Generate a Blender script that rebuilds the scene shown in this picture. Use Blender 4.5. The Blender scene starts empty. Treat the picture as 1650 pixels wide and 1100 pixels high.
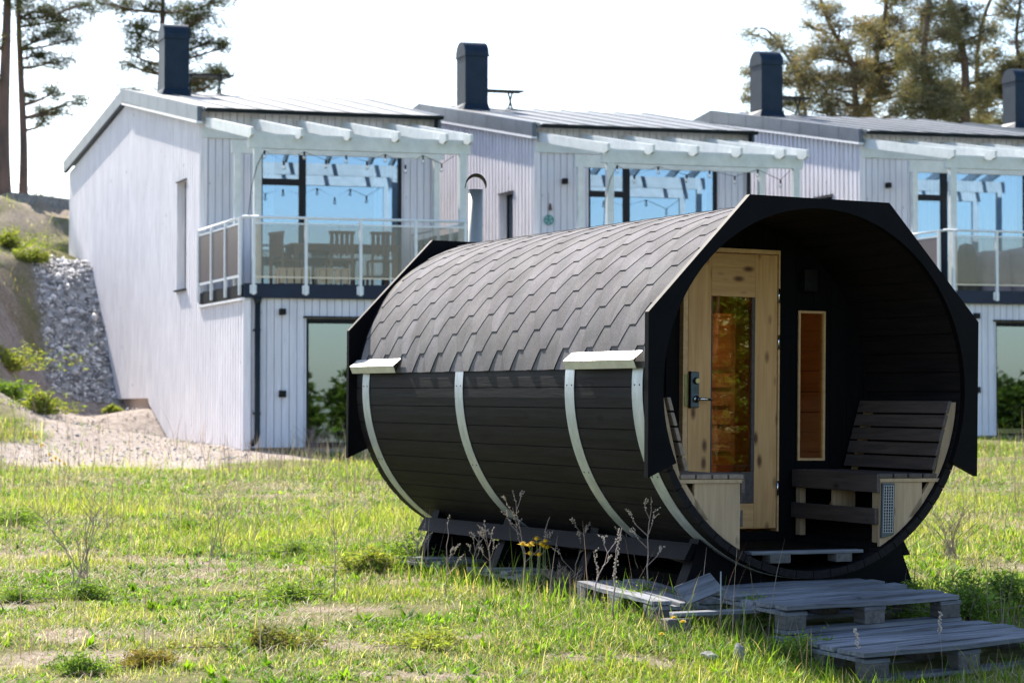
import bpy, math, random
import numpy as np
from mathutils import Vector, Matrix, noise
R = math.radians
PI = math.pi
sc = bpy.context.scene
C = sc.collection

# ------------------------------------------------------------------ camera, sky, sun
cam = bpy.data.cameras.new('camera')
co = bpy.data.objects.new('camera', cam)
C.objects.link(co)
co.location = (0, 0, 0)
co.rotation_euler = (PI / 2 + 0.0305, 0, 0)
cam.sensor_width = 36
cam.lens = 36 * 3636 / 1650
cam.clip_start = 0.1
cam.clip_end = 2000
cam.dof.use_dof = True
cam.dof.focus_distance = 12.9
cam.dof.aperture_fstop = 4.6
sc.camera = co

SUN = Vector((-.57, .97, 1.0)).normalized()
EL = math.asin(SUN.z)
AZ = math.atan2(SUN.x, SUN.y)
w = bpy.data.worlds.new('World')
sc.world = w
w.use_nodes = True
nt = w.node_tree
sky = nt.nodes.new('ShaderNodeTexSky')
sky.sky_type = 'NISHITA'
sky.sun_disc = False
sky.sun_elevation = EL
sky.sun_rotation = AZ
sky.dust_density = .9
sky.air_density = 1.0
sky.ozone_density = 1.0
bg = nt.nodes['Background']
bg.inputs['Strength'].default_value = 0.115
nt.links.new(sky.outputs[0], bg.inputs[0])
sl = bpy.data.lights.new('sun', 'SUN')
sl.energy = 5.0
sl.angle = R(.55)
sl.color = (1, .93, .83)
so = bpy.data.objects.new('sun', sl)
C.objects.link(so)
so.location = SUN * 40
so.rotation_euler = SUN.to_track_quat('Z', 'Y').to_euler()
sc.view_settings.view_transform = 'Standard'
sc.view_settings.look = 'None'
sc.view_settings.exposure = 1.46
sc.view_settings.gamma = 1

# ------------------------------------------------------------------ materials
def new_mat(name):
    m = bpy.data.materials.new(name)
    m.use_nodes = True
    n = m.node_tree
    return m, n, n.nodes['Principled BSDF']

def mat(name, c, rough=.6, c2=None, scale=8, stretch=(1, 1, 1), bump=0, metal=0, detail=5, spec=.5, lo=.35, hi=.65, bscale=None, coat=0):
    m, n, b = new_mat(name)
    b.inputs['Roughness'].default_value = rough
    b.inputs['Metallic'].default_value = metal
    b.inputs['Specular IOR Level'].default_value = spec
    b.inputs['Coat Weight'].default_value = coat
    tc = n.nodes.new('ShaderNodeTexCoord')
    mp = n.nodes.new('ShaderNodeMapping')
    mp.inputs['Scale'].default_value = stretch
    n.links.new(tc.outputs['Object'], mp.inputs[0])
    if c2 is not None:
        t = n.nodes.new('ShaderNodeTexNoise')
        t.inputs['Scale'].default_value = scale
        t.inputs['Detail'].default_value = detail
        t.inputs['Roughness'].default_value = .65
        n.links.new(mp.outputs[0], t.inputs[0])
        r = n.nodes.new('ShaderNodeValToRGB')
        r.color_ramp.elements[0].position = lo
        r.color_ramp.elements[1].position = hi
        r.color_ramp.elements[0].color = (*c, 1)
        r.color_ramp.elements[1].color = (*c2, 1)
        n.links.new(t.outputs[0], r.inputs[0])
        n.links.new(r.outputs[0], b.inputs['Base Color'])
    else:
        b.inputs['Base Color'].default_value = (*c, 1)
    if bump:
        t2 = n.nodes.new('ShaderNodeTexNoise')
        t2.inputs['Scale'].default_value = bscale or scale * 3
        t2.inputs['Detail'].default_value = 6
        n.links.new(mp.outputs[0], t2.inputs[0])
        bp = n.nodes.new('ShaderNodeBump')
        bp.inputs['Strength'].default_value = bump
        bp.inputs['Distance'].default_value = .02
        n.links.new(t2.outputs[0], bp.inputs['Height'])
        n.links.new(bp.outputs[0], b.inputs['Normal'])
    return m

def wood(name, c, c2, axis=2, knot=(.1, .05, .02), ks=5, rough=.65, kn=.13, grain=30, per=0, cell=.125, amp=.25, spec=.4):
    """wood: stretched grain along an axis, dark oval knots, tone changing from board to board"""
    m, n, b = new_mat(name)
    b.inputs['Roughness'].default_value = rough
    b.inputs['Specular IOR Level'].default_value = spec
    L = n.links.new
    tc = n.nodes.new('ShaderNodeTexCoord')
    mp = n.nodes.new('ShaderNodeMapping')
    s = [1, 1, 1]
    s[axis] = .06
    mp.inputs['Scale'].default_value = s
    L(tc.outputs['Object'], mp.inputs[0])
    t = n.nodes.new('ShaderNodeTexNoise')
    t.inputs['Scale'].default_value = grain
    t.inputs['Detail'].default_value = 6
    t.inputs['Roughness'].default_value = .6
    t.inputs['Distortion'].default_value = .6
    L(mp.outputs[0], t.inputs[0])
    r = n.nodes.new('ShaderNodeValToRGB')
    r.color_ramp.elements[0].position = .3
    r.color_ramp.elements[1].position = .7
    r.color_ramp.elements[0].color = (*c, 1)
    r.color_ramp.elements[1].color = (*c2, 1)
    L(t.outputs[0], r.inputs[0])
    mp2 = n.nodes.new('ShaderNodeMapping')
    s = [1, 1, 1]
    s[axis] = .45
    mp2.inputs['Scale'].default_value = s
    L(tc.outputs['Object'], mp2.inputs[0])
    v = n.nodes.new('ShaderNodeTexVoronoi')
    v.inputs['Scale'].default_value = ks
    L(mp2.outputs[0], v.inputs[0])
    r2 = n.nodes.new('ShaderNodeValToRGB')
    r2.color_ramp.elements[0].position = kn * .35
    r2.color_ramp.elements[1].position = kn
    r2.color_ramp.elements[0].color = (1, 1, 1, 1)
    r2.color_ramp.elements[1].color = (0, 0, 0, 1)
    L(v.outputs['Distance'], r2.inputs[0])
    mx = n.nodes.new('ShaderNodeMix')
    mx.data_type = 'RGBA'
    L(r2.outputs[0], mx.inputs[0])
    L(r.outputs[0], mx.inputs[6])
    mx.inputs[7].default_value = (*knot, 1)
    # slow weathering over the board face
    t3 = n.nodes.new('ShaderNodeTexNoise')
    t3.inputs['Scale'].default_value = 2.3
    t3.inputs['Detail'].default_value = 3
    L(mp2.outputs[0], t3.inputs[0])
    mr = n.nodes.new('ShaderNodeMapRange')
    mr.inputs[1].default_value = .3
    mr.inputs[2].default_value = .7
    mr.inputs[3].default_value = 1 - amp
    mr.inputs[4].default_value = 1 + amp * .6
    L(t3.outputs[0], mr.inputs[0])
    vm = n.nodes.new('ShaderNodeVectorMath')
    vm.operation = 'SCALE'
    L(mx.outputs[2], vm.inputs[0])
    L(mr.outputs[0], vm.inputs['Scale'])
    L(vm.outputs[0], b.inputs['Base Color'])
    bp = n.nodes.new('ShaderNodeBump')
    bp.inputs['Strength'].default_value = .25
    bp.inputs['Distance'].default_value = .01
    L(t.outputs[0], bp.inputs['Height'])
    L(bp.outputs[0], b.inputs['Normal'])
    return m

def glass(name, tint, refl=.25, rough=.0, rc=(1, 1, 1)):
    m, n, b = new_mat(name)
    n.nodes.remove(b)
    out = n.nodes['Material Output']
    tr = n.nodes.new('ShaderNodeBsdfTransparent')
    tr.inputs[0].default_value = (*tint, 1)
    gl = n.nodes.new('ShaderNodeBsdfGlossy')
    gl.inputs['Roughness'].default_value = rough
    gl.inputs['Color'].default_value = (*rc, 1)
    lw = n.nodes.new('ShaderNodeLayerWeight')
    lw.inputs[0].default_value = .25
    mr = n.nodes.new('ShaderNodeMapRange')
    mr.inputs[3].default_value = refl
    mr.inputs[4].default_value = 1
    n.links.new(lw.outputs['Fresnel'], mr.inputs[0])
    mx = n.nodes.new('ShaderNodeMixShader')
    n.links.new(mr.outputs[0], mx.inputs[0])
    n.links.new(tr.outputs[0], mx.inputs[1])
    n.links.new(gl.outputs[0], mx.inputs[2])
    n.links.new(mx.outputs[0], out.inputs[0])
    return m

def leafmat(name, trans=.5, rough=.5, tint=(1.0, 1.0, .6), spec=.2):
    """foliage: colour from the mesh's own per-leaf colour attribute, light passes through"""
    m, n, b = new_mat(name)
    a = n.nodes.new('ShaderNodeAttribute')
    a.attribute_name = 'Col'
    b.inputs['Roughness'].default_value = rough
    b.inputs['Specular IOR Level'].default_value = spec
    n.links.new(a.outputs['Color'], b.inputs['Base Color'])
    tl = n.nodes.new('ShaderNodeBsdfTranslucent')
    vm = n.nodes.new('ShaderNodeVectorMath')
    vm.operation = 'MULTIPLY'
    vm.inputs[1].default_value = tint
    n.links.new(a.outputs['Color'], vm.inputs[0])
    n.links.new(vm.outputs[0], tl.inputs[0])
    mx = n.nodes.new('ShaderNodeMixShader')
    mx.inputs[0].default_value = trans
    n.links.new(b.outputs[0], mx.inputs[1])
    n.links.new(tl.outputs[0], mx.inputs[2])
    n.links.new(mx.outputs[0], n.nodes['Material Output'].inputs[0])
    return m

M = {}
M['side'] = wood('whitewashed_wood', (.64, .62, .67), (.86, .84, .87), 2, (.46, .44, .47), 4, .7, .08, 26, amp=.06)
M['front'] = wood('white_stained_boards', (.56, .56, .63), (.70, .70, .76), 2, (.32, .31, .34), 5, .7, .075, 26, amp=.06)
M['pergola'] = mat('pale_green_white_paint', (.52, .56, .56), .55, (.64, .67, .67), 5, (1, 1, 1), .1)
M['rail'] = mat('painted_rail_metal', (.62, .66, .70), .4, (.7, .73, .76), 9)
M['zinc'] = mat('dark_sheet_metal', (.006, .016, .032), .5, (.011, .025, .046), 3, spec=.2)
M['fasc'] = mat('grey_verge_metal', (.07, .085, .11), .45, (.10, .12, .15), 2, metal=.3)
M['roof'] = mat('roof_sheet_metal', (.15, .16, .165), .5, (.22, .225, .23), 1.5, (1, 1, 1), .1, metal=.25, bscale=3)
M['gutter'] = mat('dark_green_gutter', (.006, .012, .015), .5, (.010, .017, .022), 6, spec=.25)
M['navy'] = mat('navy_steel', (.003, .010, .030), .5, (.006, .016, .042), 3, spec=.3)
M['dark'] = mat('dark_window_frame', (.006, .008, .013), .5, (.010, .013, .02), 5, spec=.2)
M['trim'] = mat('white_trim', (.75, .75, .77), .5, (.82, .82, .84), 5)
M['conc'] = mat('foundation_concrete', (.42, .34, .3), .9, (.52, .44, .4), 4, bump=.3)
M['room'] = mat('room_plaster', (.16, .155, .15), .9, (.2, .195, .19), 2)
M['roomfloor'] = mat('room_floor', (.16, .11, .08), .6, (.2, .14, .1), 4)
M['curtain'] = mat('pale_curtain', (.66, .76, .82), .9, (.74, .83, .88), 3)
M['win'] = glass('window_glass', (.76, .84, .88), .32, rc=(.42, .58, .78))
M['lowwin'] = glass('ground_floor_glass', (.35, .42, .42), .20, rc=(.58, .72, .84))
M['balglass'] = glass('railing_glass', (.76, .73, .70), .012)
def frost():
    m, n, b = new_mat('beige_frosted_panel')
    b.inputs['Base Color'].default_value = (.27, .245, .25, 1); b.inputs['Roughness'].default_value = .25
    tl = n.nodes.new('ShaderNodeBsdfTranslucent'); tl.inputs[0].default_value = (.26, .18, .14, 1)
    mx = n.nodes.new('ShaderNodeMixShader'); mx.inputs[0].default_value = .35
    n.links.new(b.outputs[0], mx.inputs[1]); n.links.new(tl.outputs[0], mx.inputs[2])
    n.links.new(mx.outputs[0], n.nodes['Material Output'].inputs[0])
    return m
M['frost'] = frost()
M['bulbglass'] = glass('bulb_glass', (.9, .9, .9), .3)
M['black'] = mat('black_plastic', (.005, .005, .006), .55, (.009, .009, .01), 9, spec=.2)
M['dkwood'] = wood('brown_table_wood', (.15, .09, .065), (.22, .14, .10), 0)
M['cream'] = mat('cream_wood', (.62, .55, .42), .6, (.7, .62, .5), 6)
M['tarpg'] = mat('dark_green_cover', (.05, .055, .05), .8, (.08, .085, .075), 4, bump=.4, bscale=5)
M['tarpl'] = mat('grey_lilac_cover', (.20, .19, .235), .8, (.28, .26, .31), 3, bump=.5, bscale=5)
M['teal'] = mat('turquoise_paint', (.05, .28, .27), .5, (.08, .36, .33), 9)
# sauna
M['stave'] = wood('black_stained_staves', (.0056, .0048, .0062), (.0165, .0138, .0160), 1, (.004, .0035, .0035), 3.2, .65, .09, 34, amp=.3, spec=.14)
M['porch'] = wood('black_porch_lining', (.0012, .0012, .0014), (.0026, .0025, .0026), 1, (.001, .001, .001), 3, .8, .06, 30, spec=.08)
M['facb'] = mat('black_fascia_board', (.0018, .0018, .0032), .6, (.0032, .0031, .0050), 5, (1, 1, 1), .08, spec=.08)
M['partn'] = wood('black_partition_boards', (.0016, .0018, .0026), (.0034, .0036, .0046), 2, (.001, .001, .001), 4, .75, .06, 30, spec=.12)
M['pine'] = wood('pale_pine', (.48, .255, .095), (.64, .37, .16), 2, (.13, .05, .02), 11, .55, .27, 34, amp=.12)
M['pineh'] = wood('pale_pine_cross_grain', (.48, .255, .095), (.64, .37, .16), 0, (.13, .05, .02), 11, .55, .27, 34, amp=.12)
M['orange'] = wood('orange_pine', (.50, .29, .13), (.66, .42, .22), 1, (.15, .05, .02), 6, .6, .10, 30, amp=.15)
M['greypine'] = wood('grey_pine_panel', (.34, .23, .14), (.47, .335, .215), 2, (.13, .09, .06), 7, .65, .13, 34, amp=.15)
M['slat'] = wood('brown_bench_slats', (.05, .038, .036), (.105, .08, .074), 1, (.02, .014, .014), 4, .6, .08, 36, amp=.2)
M['slatl'] = wood('pale_bench_slats', (.16, .12, .10), (.26, .20, .165), 1, (.05, .03, .02), 5, .6, .09, 36, amp=.2)  # paler slat tone, used on the left bench
M['pallet'] = wood('grey_weathered_pallet', (.06, .064, .078), (.22, .23, .26), 0, (.025, .025, .03), 6, .85, .10, 42, amp=.45)
M['palletd'] = wood('grey_pallet_blocks', (.06, .056, .056), (.15, .14, .138), 1, (.04, .04, .04), 6, .9, .07, 30, amp=.3)
M['steel'] = mat('stainless_pipe', (.20, .21, .20), .5, (.30, .30, .29), 5, (1, 1, .2), metal=.5)
M['band'] = mat('galvanised_band', (.38, .41, .45), .45, (.52, .55, .58), 14, (1, 1, .35), .06, metal=.5)
M['clip'] = mat('bent_metal_flashing', (.48, .47, .45), .4, (.58, .57, .55), 7, (1, 1, 1), .12, metal=.4)
M['bronze'] = glass('bronze_glass', (.86, .68, .47), .05, rc=(.75, .9, .6))
M['brasskey'] = mat('brass', (.5, .4, .2), .3, (.6, .5, .3), 20, metal=.8)
M['lockp'] = mat('blue_grey_lock', (.06, .085, .11), .35, (.08, .11, .14), 12, metal=.5)
M['chrome'] = mat('chrome', (.6, .6, .62), .15, metal=1)
M['wire'] = mat('white_grid', (.42, .43, .45), .4)

def shingle_mat():
    m, n, b = new_mat('grey_felt_shingle')
    L = n.links.new
    b.inputs['Roughness'].default_value = .95
    b.inputs['Specular IOR Level'].default_value = .25
    tc = n.nodes.new('ShaderNodeTexCoord')
    t = n.nodes.new('ShaderNodeTexNoise')
    t.inputs['Scale'].default_value = 330
    t.inputs['Detail'].default_value = 2
    L(tc.outputs['Object'], t.inputs[0])
    r = n.nodes.new('ShaderNodeValToRGB')
    r.color_ramp.elements[0].position = .33
    r.color_ramp.elements[1].position = .68
    r.color_ramp.elements[0].color = (.062, .058, .062, 1)
    r.color_ramp.elements[1].color = (.235, .222, .23, 1)
    L(t.outputs[0], r.inputs[0])
    t2 = n.nodes.new('ShaderNodeTexNoise')
    t2.inputs['Scale'].default_value = 5
    t2.inputs['Detail'].default_value = 4
    L(tc.outputs['Object'], t2.inputs[0])
    mr = n.nodes.new('ShaderNodeMapRange')
    mr.inputs[1].default_value = .35
    mr.inputs[2].default_value = .65
    mr.inputs[3].default_value = .82
    mr.inputs[4].default_value = 1.12
    L(t2.outputs[0], mr.inputs[0])
    vm = n.nodes.new('ShaderNodeVectorMath')
    vm.operation = 'SCALE'
    L(r.outputs[0], vm.inputs[0])
    L(mr.outputs[0], vm.inputs['Scale'])
    at = n.nodes.new('ShaderNodeAttribute')
    at.attribute_name = 'Col'
    v2 = n.nodes.new('ShaderNodeVectorMath')
    v2.operation = 'MULTIPLY'
    L(vm.outputs[0], v2.inputs[0])
    L(at.outputs['Color'], v2.inputs[1])
    L(v2.outputs[0], b.inputs['Base Color'])
    bp = n.nodes.new('ShaderNodeBump')
    bp.inputs['Strength'].default_value = .5
    bp.inputs['Distance'].default_value = .004
    L(t.outputs[0], bp.inputs['Height'])
    L(bp.outputs[0], b.inputs['Normal'])
    return m
M['shingle'] = shingle_mat()
M['grass'] = leafmat('grass_blades', .55, .8, (.98, 1.12, .45), .08)
M['weed'] = leafmat('weed_leaves', .5, .6, (1.05, 1.15, .4), .12)
M['straw'] = leafmat('dry_straw', .25, .7, (1, .95, .8))
M['needles'] = leafmat('pine_needles', .42, .6, (1.1, 1.0, .5))
M['bark'] = mat('pine_bark', (.075, .055, .05), .9, (.17, .105, .08), 3, (1, 1, .3), .5)
M['stem'] = mat('dry_stem', (.20, .14, .13), .8, (.34, .27, .25), 30)
M['seed'] = mat('dry_seed_heads', (.42, .34, .28), .9, (.55, .46, .38), 40)
M['petal'] = mat('yellow_petals', (.75, .48, .01), .6, (.85, .60, .02), 40)
M['rock'] = mat('grey_stone', (.12, .12, .125), .9, (.26, .255, .25), 9, bump=.5)

# ------------------------------------------------------------------ mesh builder
class MB:
    def __init__(s, T=None):
        s.v = []; s.f = []; s.c = []; s.T = T
    def add(s, vs, fs):
        k = len(s.v)
        s.v += [tuple(p) for p in vs]
        s.f += [tuple(i + k for i in f) for f in fs]
        return k
    def box(s, x0, x1, y0, y1, z0, z1):
        x0, x1 = sorted((x0, x1)); y0, y1 = sorted((y0, y1)); z0, z1 = sorted((z0, z1))
        s.add([(x0, y0, z0), (x1, y0, z0), (x1, y1, z0), (x0, y1, z0), (x0, y0, z1), (x1, y0, z1), (x1, y1, z1), (x0, y1, z1)],
              [(3, 2, 1, 0), (4, 5, 6, 7), (0, 1, 5, 4), (1, 2, 6, 5), (2, 3, 7, 6), (3, 0, 4, 7)])
    def hexa(s, p):
        s.add(p, [(3, 2, 1, 0), (4, 5, 6, 7), (0, 1, 5, 4), (1, 2, 6, 5), (2, 3, 7, 6), (3, 0, 4, 7)])
    def bar(s, a, b, wd, th, up=(0, 0, 1)):
        """square bar from a to b"""
        a = Vector(a); b = Vector(b); d = (b - a).normalized(); up = Vector(up)
        x = d.cross(up)
        if x.length < 1e-4: x = d.cross(Vector((0, 1, 0)))
        x.normalize(); y = x.cross(d).normalized()
        q = []
        for p in (a, b):
            for sx, sy in ((-1, -1), (1, -1), (1, 1), (-1, 1)):
                q.append(p + x * sx * wd / 2 + y * sy * th / 2)
        s.hexa(q)
    def tube(s, pts, r, n=8, cap=True):
        pts = [Vector(p) for p in pts]
        if not hasattr(r, '__len__'): r = [r] * len(pts)
        k0 = len(s.v)
        ref = None
        for i, p in enumerate(pts):
            d = (pts[min(i + 1, len(pts) - 1)] - pts[max(i - 1, 0)])
            d = d.normalized() if d.length > 1e-9 else Vector((0, 0, 1))
            if ref is None:
                ref = Vector((1, 0, 0)) if abs(d.x) < .8 else Vector((0, 1, 0))
            x = d.cross(ref).normalized(); y = d.cross(x)
            ref = -(d.cross(x).cross(d)).cross(d) if False else ref
            for j in range(n):
                a = 2 * PI * j / n
                s.v.append(tuple(p + (x * math.cos(a) + y * math.sin(a)) * r[i]))
        for i in range(len(pts) - 1):
            for j in range(n):
                a = k0 + i * n + j; b = k0 + i * n + (j + 1) % n
                s.f.append((a, b, b + n, a + n))
        if cap:
            s.f.append(tuple(k0 + j for j in range(n))[::-1])
            s.f.append(tuple(k0 + (len(pts) - 1) * n + j for j in range(n)))
    def prism(s, poly, f):
        """poly: list of 2D points; f(p, k) -> 3D for side k = 0,1"""
        n = len(poly)
        vs = [f(p, 0) for p in poly] + [f(p, 1) for p in poly]
        s.add(vs, [tuple(range(n)), tuple(range(2 * n - 1, n - 1, -1))] + [(i, i + n, (i + 1) % n + n, (i + 1) % n) for i in range(n)])
    def sphere(s, c, r, n=8, m=6, sc3=(1, 1, 1)):
        c = Vector(c); k = len(s.v)
        for i in range(m + 1):
            t = PI * i / m
            for j in range(n):
                a = 2 * PI * j / n
                s.v.append((c.x + r * sc3[0] * math.sin(t) * math.cos(a), c.y + r * sc3[1] * math.sin(t) * math.sin(a), c.z + r * sc3[2] * math.cos(t)))
        for i in range(m):
            for j in range(n):
                a = k + i * n + j; b = k + i * n + (j + 1) % n
                s.f.append((a, a + n, b + n, b))
    def build(s, name, m, parent=None, smooth=False, bevel=0, col=None):
        me = bpy.data.meshes.new(name)
        v = [s.T(*p) for p in s.v] if s.T else s.v
        me.from_pydata([tuple(p) for p in v], [], s.f)
        me.materials.append(m)
        me.validate()
        import bmesh
        bm = bmesh.new(); bm.from_mesh(me)
        bmesh.ops.recalc_face_normals(bm, faces=bm.faces)
        bm.to_mesh(me); bm.free()
        if smooth:
            me.polygons.foreach_set('use_smooth', [True] * len(me.polygons))
            me.update()
        o = bpy.data.objects.new(name, me)
        C.objects.link(o)
        if parent: o.parent = parent
        if bevel:
            b = o.modifiers.new('bevel', 'BEVEL'); b.width = bevel; b.segments = 1; b.limit_method = 'ANGLE'
        if smooth == 'auto':
            pass
        return o

def tag(o, label=None, cat=None, group=None, kind=None):
    if label: o['label'] = label
    if cat: o['category'] = cat
    if group: o['group'] = group
    if kind: o['kind'] = kind
    return o
def empty(name, loc=(0, 0, 0), rz=0):
    o = bpy.data.objects.new(name, None)
    C.objects.link(o)
    o.location = loc; o.rotation_euler = (0, 0, rz); o.empty_display_size = .3
    return o
def copy_tree(o, parent=None, skip=()):
    c = o.copy(); C.objects.link(c)
    c.parent = parent
    for ch in list(o.children):
        if ch.name.split('.')[0] in skip: continue
        copy_tree(ch, c, skip)
    return c

def np_mesh(name, verts, faces_flat, loop_tot, m, cols=None, kind=None):
    """large meshes straight from numpy arrays"""
    me = bpy.data.meshes.new(name)
    nv = len(verts); nl = len(faces_flat); nf = len(loop_tot)
    me.vertices.add(nv); me.vertices.foreach_set('co', np.asarray(verts, np.float32).ravel())
    me.loops.add(nl); me.loops.foreach_set('vertex_index', np.asarray(faces_flat, np.int32))
    me.polygons.add(nf)
    st = np.concatenate([[0], np.cumsum(loop_tot)[:-1]]).astype(np.int32)
    me.polygons.foreach_set('loop_start', st)
    me.update(calc_edges=True)
    if cols is not None:
        a = me.color_attributes.new('Col', 'FLOAT_COLOR', 'POINT')
        c4 = np.ones((nv, 4), np.float32); c4[:, :3] = cols
        a.data.foreach_set('color', c4.ravel())
    me.materials.append(m)
    o = bpy.data.objects.new(name, me)
    C.objects.link(o)
    if kind: o['kind'] = kind
    return o

# ------------------------------------------------------------------ terrain
HOUSE_O = np.array([-4.3353, 36.5394, 1.8343])
HY = .277; SK = .0996
HR = np.array([math.cos(HY), math.sin(HY), 0]); HB = np.array([-math.sin(HY + SK), math.cos(HY + SK), 0])
OFF = [(0, 0, 0), (6.2403, .4289, -.0128), (12.8102, .5282, .0999), (20.7482, 3.5397, .4706)]
def hw(k, u, v, w):
    o = OFF[k]
    return HOUSE_O + HR * (u + o[0]) + HB * (v + o[1]) + np.array([0, 0, w + o[2]])
CP = [(-2, 10, -1.25), (0, 10, -1.27), (2, 10, -1.37), (3.5, 11, -1.34), (1.8, 11.3, -1.36), (2.9, 11.9, -1.30), (1.1, 12.2, -1.2), (2.4, 12.9, -1.21), (.3, 12.6, -1.17), (-.5, 14, -1.15),
      (3.2, 13.6, -1.2), (-3, 14, -1.15), (-.5, 17, -1.13), (2.5, 17, -1.12), (-3, 18, -1.08), (-5, 20, -1.0), (0, 22, -1.02), (5, 22, -.95), (5.5, 16, -1.12), (0, 28, -.85), (-3, 30, -.78),
      (4, 30, -.75), (9, 30, -.62), (14, 34, -.4), (-.3, 36.5, -.66), (-4.3, 36.2, -.66), (1.5, 37.5, -.66), (5.5, 38.5, -.66), (7.8, 39, -.55), (11.8, 40, -.52), (18.4, 45, -.2),
      (-6.9, 36, -.58), (-7.5, 33, -.72), (-9.0, 43, .13), (-9.6, 40.3, .75), (-10.4, 42, 2.4), (-9.7, 45.2, 1.0), (-9.2, 47.6, 2.3), (-10.3, 49, 3.25), (-10.2, 50, 3.4), (-11.8, 56, 5.0), (-13, 56, 5.1), (-12.4, 62, 5.6), (-9.9, 44, 1.3),
      (-9.3, 46.5, 1.35), (-9.9, 41.8, 1.0), (-10.6, 44.5, 3.0), (-11.3, 47, 3.6), (-5.5, 34, -.72), (-6.6, 38, -.35), (-7.8, 37, -.3), (-9.4, 37, -.1), (-11.5, 37, 1.2), (-12, 42, 3.3), (-14, 30, .3), (-8, 25, -.85), (-12, 18, -.9), (-20, 60, 5.6), (-16, 50, 4.6),
      (0, 66, 4.8), (12, 66, 4.4), (24, 70, 4.2), (0, 90, 5.2), (30, 100, 5), (-30, 100, 6), (-30, 40, 4), (30, 40, .3), (30, 15, -1), (-30, 10, -.9), (0, 0, -1.5), (15, 0, -1.5), (-15, 0, -1.4), (0, -30, -1.9),
      (40, -40, -2), (-40, -40, -2), (60, 60, 3), (-60, 60, 5), (60, 0, -1.5), (-60, 0, -1), (0, 130, 5), (60, 130, 5), (-60, 130, 5)]
for k in range(3):
    for v, w_ in ((4.97, -2.58), (7.1, -1.80), (9.95, -1.66), (12.4, .90), (15.4, .92)):
        if k == 0 or v > 5:
            q = hw(k, 0 if k == 0 else -.7, v, w_)
            CP.append(tuple(q))
CP = np.array(CP, float)
def _phi(r2): return np.sqrt(r2 + .6)
_d = ((CP[:, None, :2] - CP[None, :, :2]) ** 2).sum(-1)
_n = len(CP)
_A = np.zeros((_n + 3, _n + 3))
_A[:_n, :_n] = _phi(_d) + np.eye(_n) * 0.0
_P = np.c_[np.ones(_n), CP[:, :2]]
_A[:_n, _n:] = _P; _A[_n:, :_n] = _P.T
_W = np.linalg.solve(_A, np.r_[CP[:, 2], 0, 0, 0])
def vnoise(x, y, s, seed=0):
    x = np.asarray(x, float) / s + seed * 17.3; y = np.asarray(y, float) / s + seed * 5.7
    xi = np.floor(x).astype(np.int64); yi = np.floor(y).astype(np.int64)
    fx = x - xi; fy = y - yi
    fx = fx * fx * (3 - 2 * fx); fy = fy * fy * (3 - 2 * fy)
    def h(a, b):
        t = np.sin(a * 127.1 + b * 311.7 + seed * 74.7) * 43758.5453
        return t - np.floor(t)
    return (h(xi, yi) * (1 - fx) + h(xi + 1, yi) * fx) * (1 - fy) + (h(xi, yi + 1) * (1 - fx) + h(xi + 1, yi + 1) * fx) * fy
def fbm(x, y, s, seed=0):
    return (vnoise(x, y, s, seed) + .5 * vnoise(x, y, s / 2.1, seed + 1) + .25 * vnoise(x, y, s / 4.3, seed + 2)) / 1.75
def hgt(x, y):
    x = np.asarray(x, float); y = np.asarray(y, float)
    sh = x.shape; xf = x.ravel(); yf = y.ravel()
    z = np.zeros(len(xf))
    for i in range(0, len(xf), 20000):
        a = xf[i:i + 20000]; b = yf[i:i + 20000]
        d = (a[:, None] - CP[None, :, 0]) ** 2 + (b[:, None] - CP[None, :, 1]) ** 2
        z[i:i + 20000] = _phi(d) @ _W[:_n] + _W[_n] + _W[_n + 1] * a + _W[_n + 2] * b
    z += (fbm(xf, yf, .9, 3) - .5) * .05 + (fbm(xf, yf, 3.5, 9) - .5) * .07
    hill = np.clip((z + .1) / 1.5, 0, 1) * np.clip((yf - 36) / 4, 0, 1)
    z += hill * ((fbm(xf, yf, 1.6, 21) - .5) * .8 + (fbm(xf, yf, .5, 23) - .5) * .25)
    return z.reshape(sh)
def hz(x, y): return float(hgt(np.array([x]), np.array([y]))[0])

# sauna frame
SO = np.array([1.7668, 13.14, 1.2325]); SY = .466
SR = np.array([math.cos(SY), math.sin(SY), 0]); SB = np.array([-math.sin(SY), math.cos(SY), 0])
def s_local(x, y):
    dx = x - SO[0]; dy = y - SO[1]
    return dx * SR[0] + dy * SR[1], dx * SB[0] + dy * SB[1]
BARE = [(-3.9, 17.2, 1.0, .7), (-2.6, 16.9, .7, .35), (-2.2, 15.7, .45, .25), (-1.7, 16.1, .7, .3), (.55, 11.35, .42, .22), (-2.3, 11.9, .6, .35), (-2.0, 11.1, .7, .3), (-.9, 11.6, .5, .22), (-.2, 11.9, .3, .15),
        (-1.0, 13.4, .5, .2), (-2.9, 13.6, .45, .25), (-1.6, 14.6, .5, .18), (-.35, 10.6, .4, .2), (-3.4, 15.6, .6, .25), (4.6, 19.5, .7, .4), (3.9, 16.4, .5, .25), (-.7, 15.2, .35, .2)]
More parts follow.
